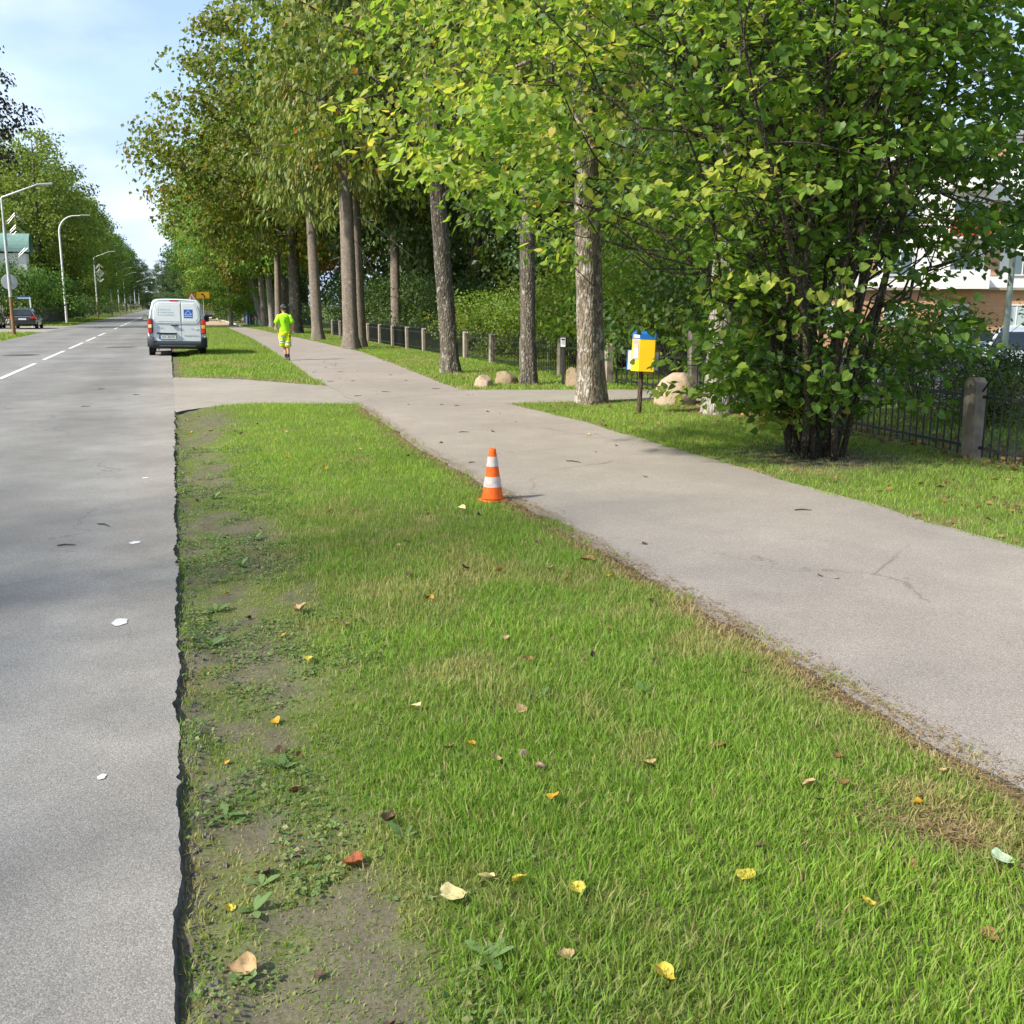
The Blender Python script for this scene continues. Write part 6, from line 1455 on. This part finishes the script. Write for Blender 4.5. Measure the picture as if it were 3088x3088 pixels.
named = [(.67, 2.59, 'cream', .085, 'largest pale yellow fallen leaf standing in the grass near the camera'), (.79, 2.64, 'cream', .055, 'cream fallen leaf just beyond the largest pale one'), (.88, 2.60, 'yellow', .05, 'yellow fallen leaf right of the cream one'), (1.02, 2.50, 'yellow', .055, 'yellow fallen leaf in the middle of the near grass'),
         (1.52, 2.40, 'yellow', .07, 'greenish yellow fallen leaf in the near grass right of centre'), (1.77, 2.17, 'yellow', .05, 'yellow fallen leaf near the bottom right corner'), (.44, 2.91, 'rust red', .07, 'rust red fallen leaf at the edge of the bare soil'), (2.56, 6.16, 'brown', .11, 'big curled brown fallen leaf beside the footpath'),
         (1.58, 3.19, 'tan', .06, 'tan fallen leaf in the grass right of centre'), (1.15, 3.05, 'ochre', .05, 'ochre fallen leaf in the grass below the pale ones'), (.58, 5.61, 'tan', .10, 'crumpled tan fallen leaf in the left part of the grass'), (.54, 4.78, 'yellow', .045, 'small yellow fallen leaf left of the sunny grass'), (.89, 4.01, 'cream', .05, 'cream fallen leaf in the short grass left of centre'),
         (.32, 4.17, 'ochre', .05, 'ochre fallen leaf on the worn strip by the road'), (.08, 2.5, 'tan', .08, 'long tan fallen leaf beside the broken road edge'), (.06, 2.83, 'yellow', .04, 'bright yellow leaf scrap beside the broken road edge'), (2.34, 2.27, 'pale green', .08, 'pale silvery green leaf at the right edge of the grass'), (1.52, 4.36, 'brown', .06, 'brown fallen leaf in the middle of the verge'),
         (1.08, 2.06, 'yellow', .06, 'curled yellow leaf at the bottom edge of the picture'), (.88, 2.22, 'tan', .05, 'tan leaf near the bottom edge of the picture'), (1.90, 3.23, 'brown', .07, 'brown leaf in the grass on the right'), (1.06, 3.41, 'tan', .05, 'tan leaf beside the two snail shells'), (.59, 3.10, 'dark brown', .06, 'dark brown curled leaf on the soil streak'), (2.05, 2.86, 'tan', .06, 'tan leaf near the dry mown patch'),
         (1.99, 1.95, 'brown', .06, 'brown leaf in the bottom right corner'), (1.89, 6.02, 'orange', .06, 'orange leaf in the middle distance of the verge'), (2.24, 6.04, 'tan', .06, 'tan leaf left of the big curled brown leaf'), (1.71, 6.15, 'dark brown', .07, 'dark brown leaf in the middle of the verge'), (1.33, 6.14, 'dark brown', .07, 'nearly black curled leaf in the sunny grass'), (2.2, 8.05, 'cream', .09, 'cream leaf lying just before the traffic cone')]
for k, (x, y, c, s, lb) in enumerate(named): fallen(x, y, c, s, lb, k, .026 if x > .5 else .010)
rg = np.random.default_rng(77); lbl = {'brown': 'brown dry leaf scattered on the verge grass', 'tan': 'tan dry leaf scattered on the verge grass', 'ochre': 'ochre dry leaf scattered on the verge grass', 'dark brown': 'dark shrivelled leaf scattered on the verge grass'}
for k in range(75):
    x = rg.uniform(.1, 2.65); y = rg.uniform(2.0, 17) if k > 25 else rg.uniform(2.0, 6); c = ['brown', 'tan', 'ochre', 'dark brown'][int(rg.integers(4))]
    fallen(x, y, c, rg.uniform(.03, .06), lbl[c], k + 40, .028 if x > .5 else .008, .5)
for k in range(30):
    y = rg.uniform(5, 33); x = rg.uniform(PL(y) + .15, PR(y) - .15); fallen(x, y, ['brown', 'tan', 'dark brown'][k % 3], rg.uniform(.025, .06), 'small dry leaf lying on the footpath', k + 200, 0, .12, 'dry leaves on the footpath')
# litter of dead leaves along the fence and in the dry strips: uncountable
def litter():
    n = 2600; a = rg.normal(8.9, .42, n); b = rg.uniform(4, 16.5, n); n2 = 700; a2 = rg.uniform(5.75, 8.8, n2); b2 = rg.uniform(5, 20, n2); x = np.concatenate([a, a2]); y = np.concatenate([b, b2])
    k = ~(in_drive(x, y, -.1) | in_path(x, y, 0)); x, y = x[k], y[k]; n = len(x)
    P = np.stack([x, y, hz(x, y) + .012 + .02 * rg.random(n)], 1); N = norm(np.array([0, 0, 1.0]) + rg.normal(0, .4, (n, 3))); T = norm(rg.normal(size=(n, 3)) * np.array([1, 1, .15]))
    me = leaf_mesh('leaf_litter', P, N, T, rg.uniform(.03, .09, n), T_RHOMB, rg.random(n), leaf_mat('dead_leaf_litter', [(0, (.33, .19, .06)), (.3, (.22, .11, .045)), (.7, (.12, .065, .03)), (1, (.28, .21, .08))], .15, 1.2, .7, False))
    tag(link(bpy.data.objects.new('leaf_litter', me)), 'brown dead leaves lying along the iron fence', 'leaf litter', kind='stuff')
    n = 15000; y = rg.uniform(1.6, 17.5, n); x = PL(y) + .03 + rg.normal(-.05, .10, n); m = 1500; x = np.concatenate([x, rg.normal(2.3, .2, m)]); y = np.concatenate([y, rg.normal(2.5, .2, m)]); k = (x < PL(y) + .16) & (rg.random(len(x)) < (.35 + .65 * (y < 9))); x, y = x[k], y[k]; n = len(x)
    az = rg.uniform(0, 6.28, n); l = rg.uniform(.015, .05, n); d = np.stack([np.cos(az), np.sin(az), rg.normal(0, .15, n)], 1) * l[:, None]; w = np.stack([-np.sin(az), np.cos(az), np.zeros(n)], 1) * .0016 * (1 + .25 * y)[:, None]
    zz = np.where(in_path(x, y), .010, hz(x, y) + .008) + .018 * rg.random(n); b = np.stack([x, y, zz], 1); v = np.stack([b - w, b + w, b + d], 1).reshape(-1, 3)
    me = np_mesh('dry_clippings', v, tris=np.arange(n)[:, None] * 3 + np.array([[0, 1, 2]]), mats=[leaf_mat('dry_clippings', [(0, (.36, .27, .13)), (.5, (.24, .15, .07)), (1, (.13, .075, .035))], .1, 1.1, .8, False)], attrs={'rnd': np.repeat(rg.random(n), 3)})
    tag(link(bpy.data.objects.new('dry_clippings', me)), 'strip of dry grass clippings and needles along the footpath edge', 'clippings', kind='stuff')
litter()
# crumbs and pebbles along the broken road edge
def crumbs():
    n = 1500; y = rg.uniform(1.8, 17, n); x = -.05 + abs(rg.normal(0, .05, n)); s = rg.uniform(.003, .012, n); z = hz(x, y) + s * .2
    o8 = np.array([(1, 0, 0), (-1, 0, 0), (0, 1, 0), (0, -1, 0), (0, 0, 1), (0, 0, -1)], float); f8 = np.array([[0, 2, 4], [2, 1, 4], [1, 3, 4], [3, 0, 4], [2, 0, 5], [1, 2, 5], [3, 1, 5], [0, 3, 5]])
    v = np.stack([x, y, z], 1)[:, None, :] + o8[None] * s[:, None, None] * rg.uniform(.6, 1.3, (n, 6, 1)); me = np_mesh('asphalt_crumbs', v.reshape(-1, 3), tris=(np.arange(n)[:, None, None] * 6 + f8[None]).reshape(-1, 3), mats=[plain('asphalt_crumb', (.10, .095, .09), .9, .4, 30)])
    tag(link(bpy.data.objects.new('asphalt_crumbs', me)), 'dark asphalt crumbs along the broken road edge', 'gravel', kind='stuff')
crumbs()
# broad-leaved weeds
M['weed'] = leaf_mat('weed_leaves', [(0, (.20, .29, .10)), (.5, (.14, .235, .07)), (1, (.09, .17, .05))], .3, 1.3, .5, False)
T_WEED = (np.array([(-.03, 0, 0), (.03, 0, 0), (.16, .35, .04), (-.16, .35, .04), (.19, .62, .02), (-.19, .62, .02), (.10, .88, -.04), (-.10, .88, -.04), (0, 1, -.08)]), [[0, 1, 2, 3], [3, 2, 4, 5], [5, 4, 6, 7]], [[7, 6, 8]])
wm = [leaf_mesh('leaf', np.zeros((1, 3)), np.array([[0, 0, 1.]]), np.array([[0, 1., 0]]), np.ones(1), T_WEED, np.array([v_]), M['weed']) for v_ in (.1, .45, .8)]
def weed(x, y, s, n, label, seed):
    t = thing('broadleaf_weed', label, 'weed', (x, y, float(hz(x, y))), 0, 'weeds on the worn strip by the road'); rr = random.Random(seed)
    for k in range(n):
        o = link(bpy.data.objects.new('leaf', wm[rr.randrange(3)]), t); a = k * 6.283 / n + rr.uniform(-.4, .4); o.rotation_euler = (R(rr.uniform(12, 50)), 0, a); q = s * rr.uniform(.5, .9); o.scale = (q, q, q); o.location = (0, 0, .004)
for k, (x, y, s, n, lb) in enumerate([(.10, 5.29, .13, 6, 'broad-leaved weed beside the road, level with the white paint dab'), (.15, 5.92, .12, 5, 'weed on the worn strip just beyond the broad-leaved one'), (.13, 2.79, .10, 4, 'pale weed on the worn strip near the bottom left'), (.08, 3.41, .09, 3, 'two-leaved weed close to the broken road edge'), (.16, 2.93, .075, 4, 'small weed left of the bare soil streak'),
                                     (.30, 3.71, .10, 5, 'low weed between road edge and grass'), (1.42, 3.95, .10, 6, 'leafy weed in the middle of the grass'), (.62, 3.0, .09, 6, 'weed with lobed leaves at the soil streak'), (.70, 2.30, .10, 6, 'weed at the bottom edge beside the bare soil'), (.35, 6.9, .12, 6, 'weed beside the bare patch farther up'), (.5, 7.6, .11, 6, 'weed beyond the bare patch'), (1.9, 3.9, .09, 5, 'weed in the right part of the grass'), (.28, 9.5, .12, 6, 'weed on the worn strip far up the verge')]):
    weed(x, y, s, n, lb, k)
# low clover and rosettes creeping over the worn strip: uncountable
def creepers():
    n = 7500; y = rg.uniform(1.8, 13, n); x = rg.uniform(-.04, .95, n); k = (vnoise(x, y, 3.0, 3, 41) > .50); x, y = x[k], y[k]; c = rg.integers(0, len(x), len(x) * 4); x = x[c] + rg.normal(0, .022, len(c)); y = y[c] + rg.normal(0, .022, len(c)); k = (x > -.06) & ~in_drive(x, y, -.05); x, y = x[k], y[k]; n = len(x)
    P = np.stack([x, y, hz(x, y) + .006 + .018 * rg.random(n)], 1); N = norm(np.array([0, 0, 1.0]) + rg.normal(0, .35, (n, 3))); T = norm(rg.normal(size=(n, 3)) * np.array([1, 1, .25]))
    me = leaf_mesh('creeping_weeds', P, N, T, rg.uniform(.010, .026, n), T_RHOMB, rg.random(n), leaf_mat('creeper_leaves', [(0, (.26, .26, .10)), (.3, (.17, .25, .07)), (1, (.09, .165, .045))], .3, 1.3, .5, False))
    tag(link(bpy.data.objects.new('creeping_weeds', me)), 'low creeping weeds and clover on the worn strip by the road', 'weeds', kind='stuff')
creepers()
# twigs on the asphalt
tw = plain('dark_twig', (.05, .038, .028), .9, .3, 20)
for k in range(22):
    y = rg.uniform(6, 30); x = rg.uniform(PL(y) + .2, PR(y) - .2) if k < 17 else rg.uniform(-1.5, -.5); l = rg.uniform(.06, .20); b = MB(); z = .012 if k < 17 else .007
    b.tube([(-l / 2, 0, z), (-l * .1, l * .08, z + .004), (l / 2, -.01, z)], [.005, .006, .003], 5); o = b.build('twig', tw); o.location = (x, y, 0); o.rotation_euler = (0, 0, rg.normal(-.3, .5)); tag(o, 'small dark twig lying on the footpath' if k < 17 else 'small dark twig lying on the road', 'twig', 'twigs on the footpath' if k < 17 else 'twigs on the road')
# two snail shells in the grass
for k, (x, y) in enumerate(((1.17, 3.42), (1.20, 3.30))):
    b = MB(); pts = []; rad = []
    for a in np.linspace(0, 12.5, 40): q = .016 * (1 - a / 13.5); pts.append((q * math.cos(a), q * math.sin(a), .010 * a / 12.5)); rad.append(.0105 * (1 - a / 13.2))
    b.tube(pts, rad, 8); o = b.build('snail_shell', plain('brown_shell', (.22, .14, .10), .4, .3, 60), None, smooth='full'); o.location = (x, y, float(hz(x, y)) + .02); o.rotation_euler = (R(60), R(20), k * 2.); tag(o, ['upper', 'lower'][k] + ' of two small brown snail shells in the grass', 'shell', 'snail shells')
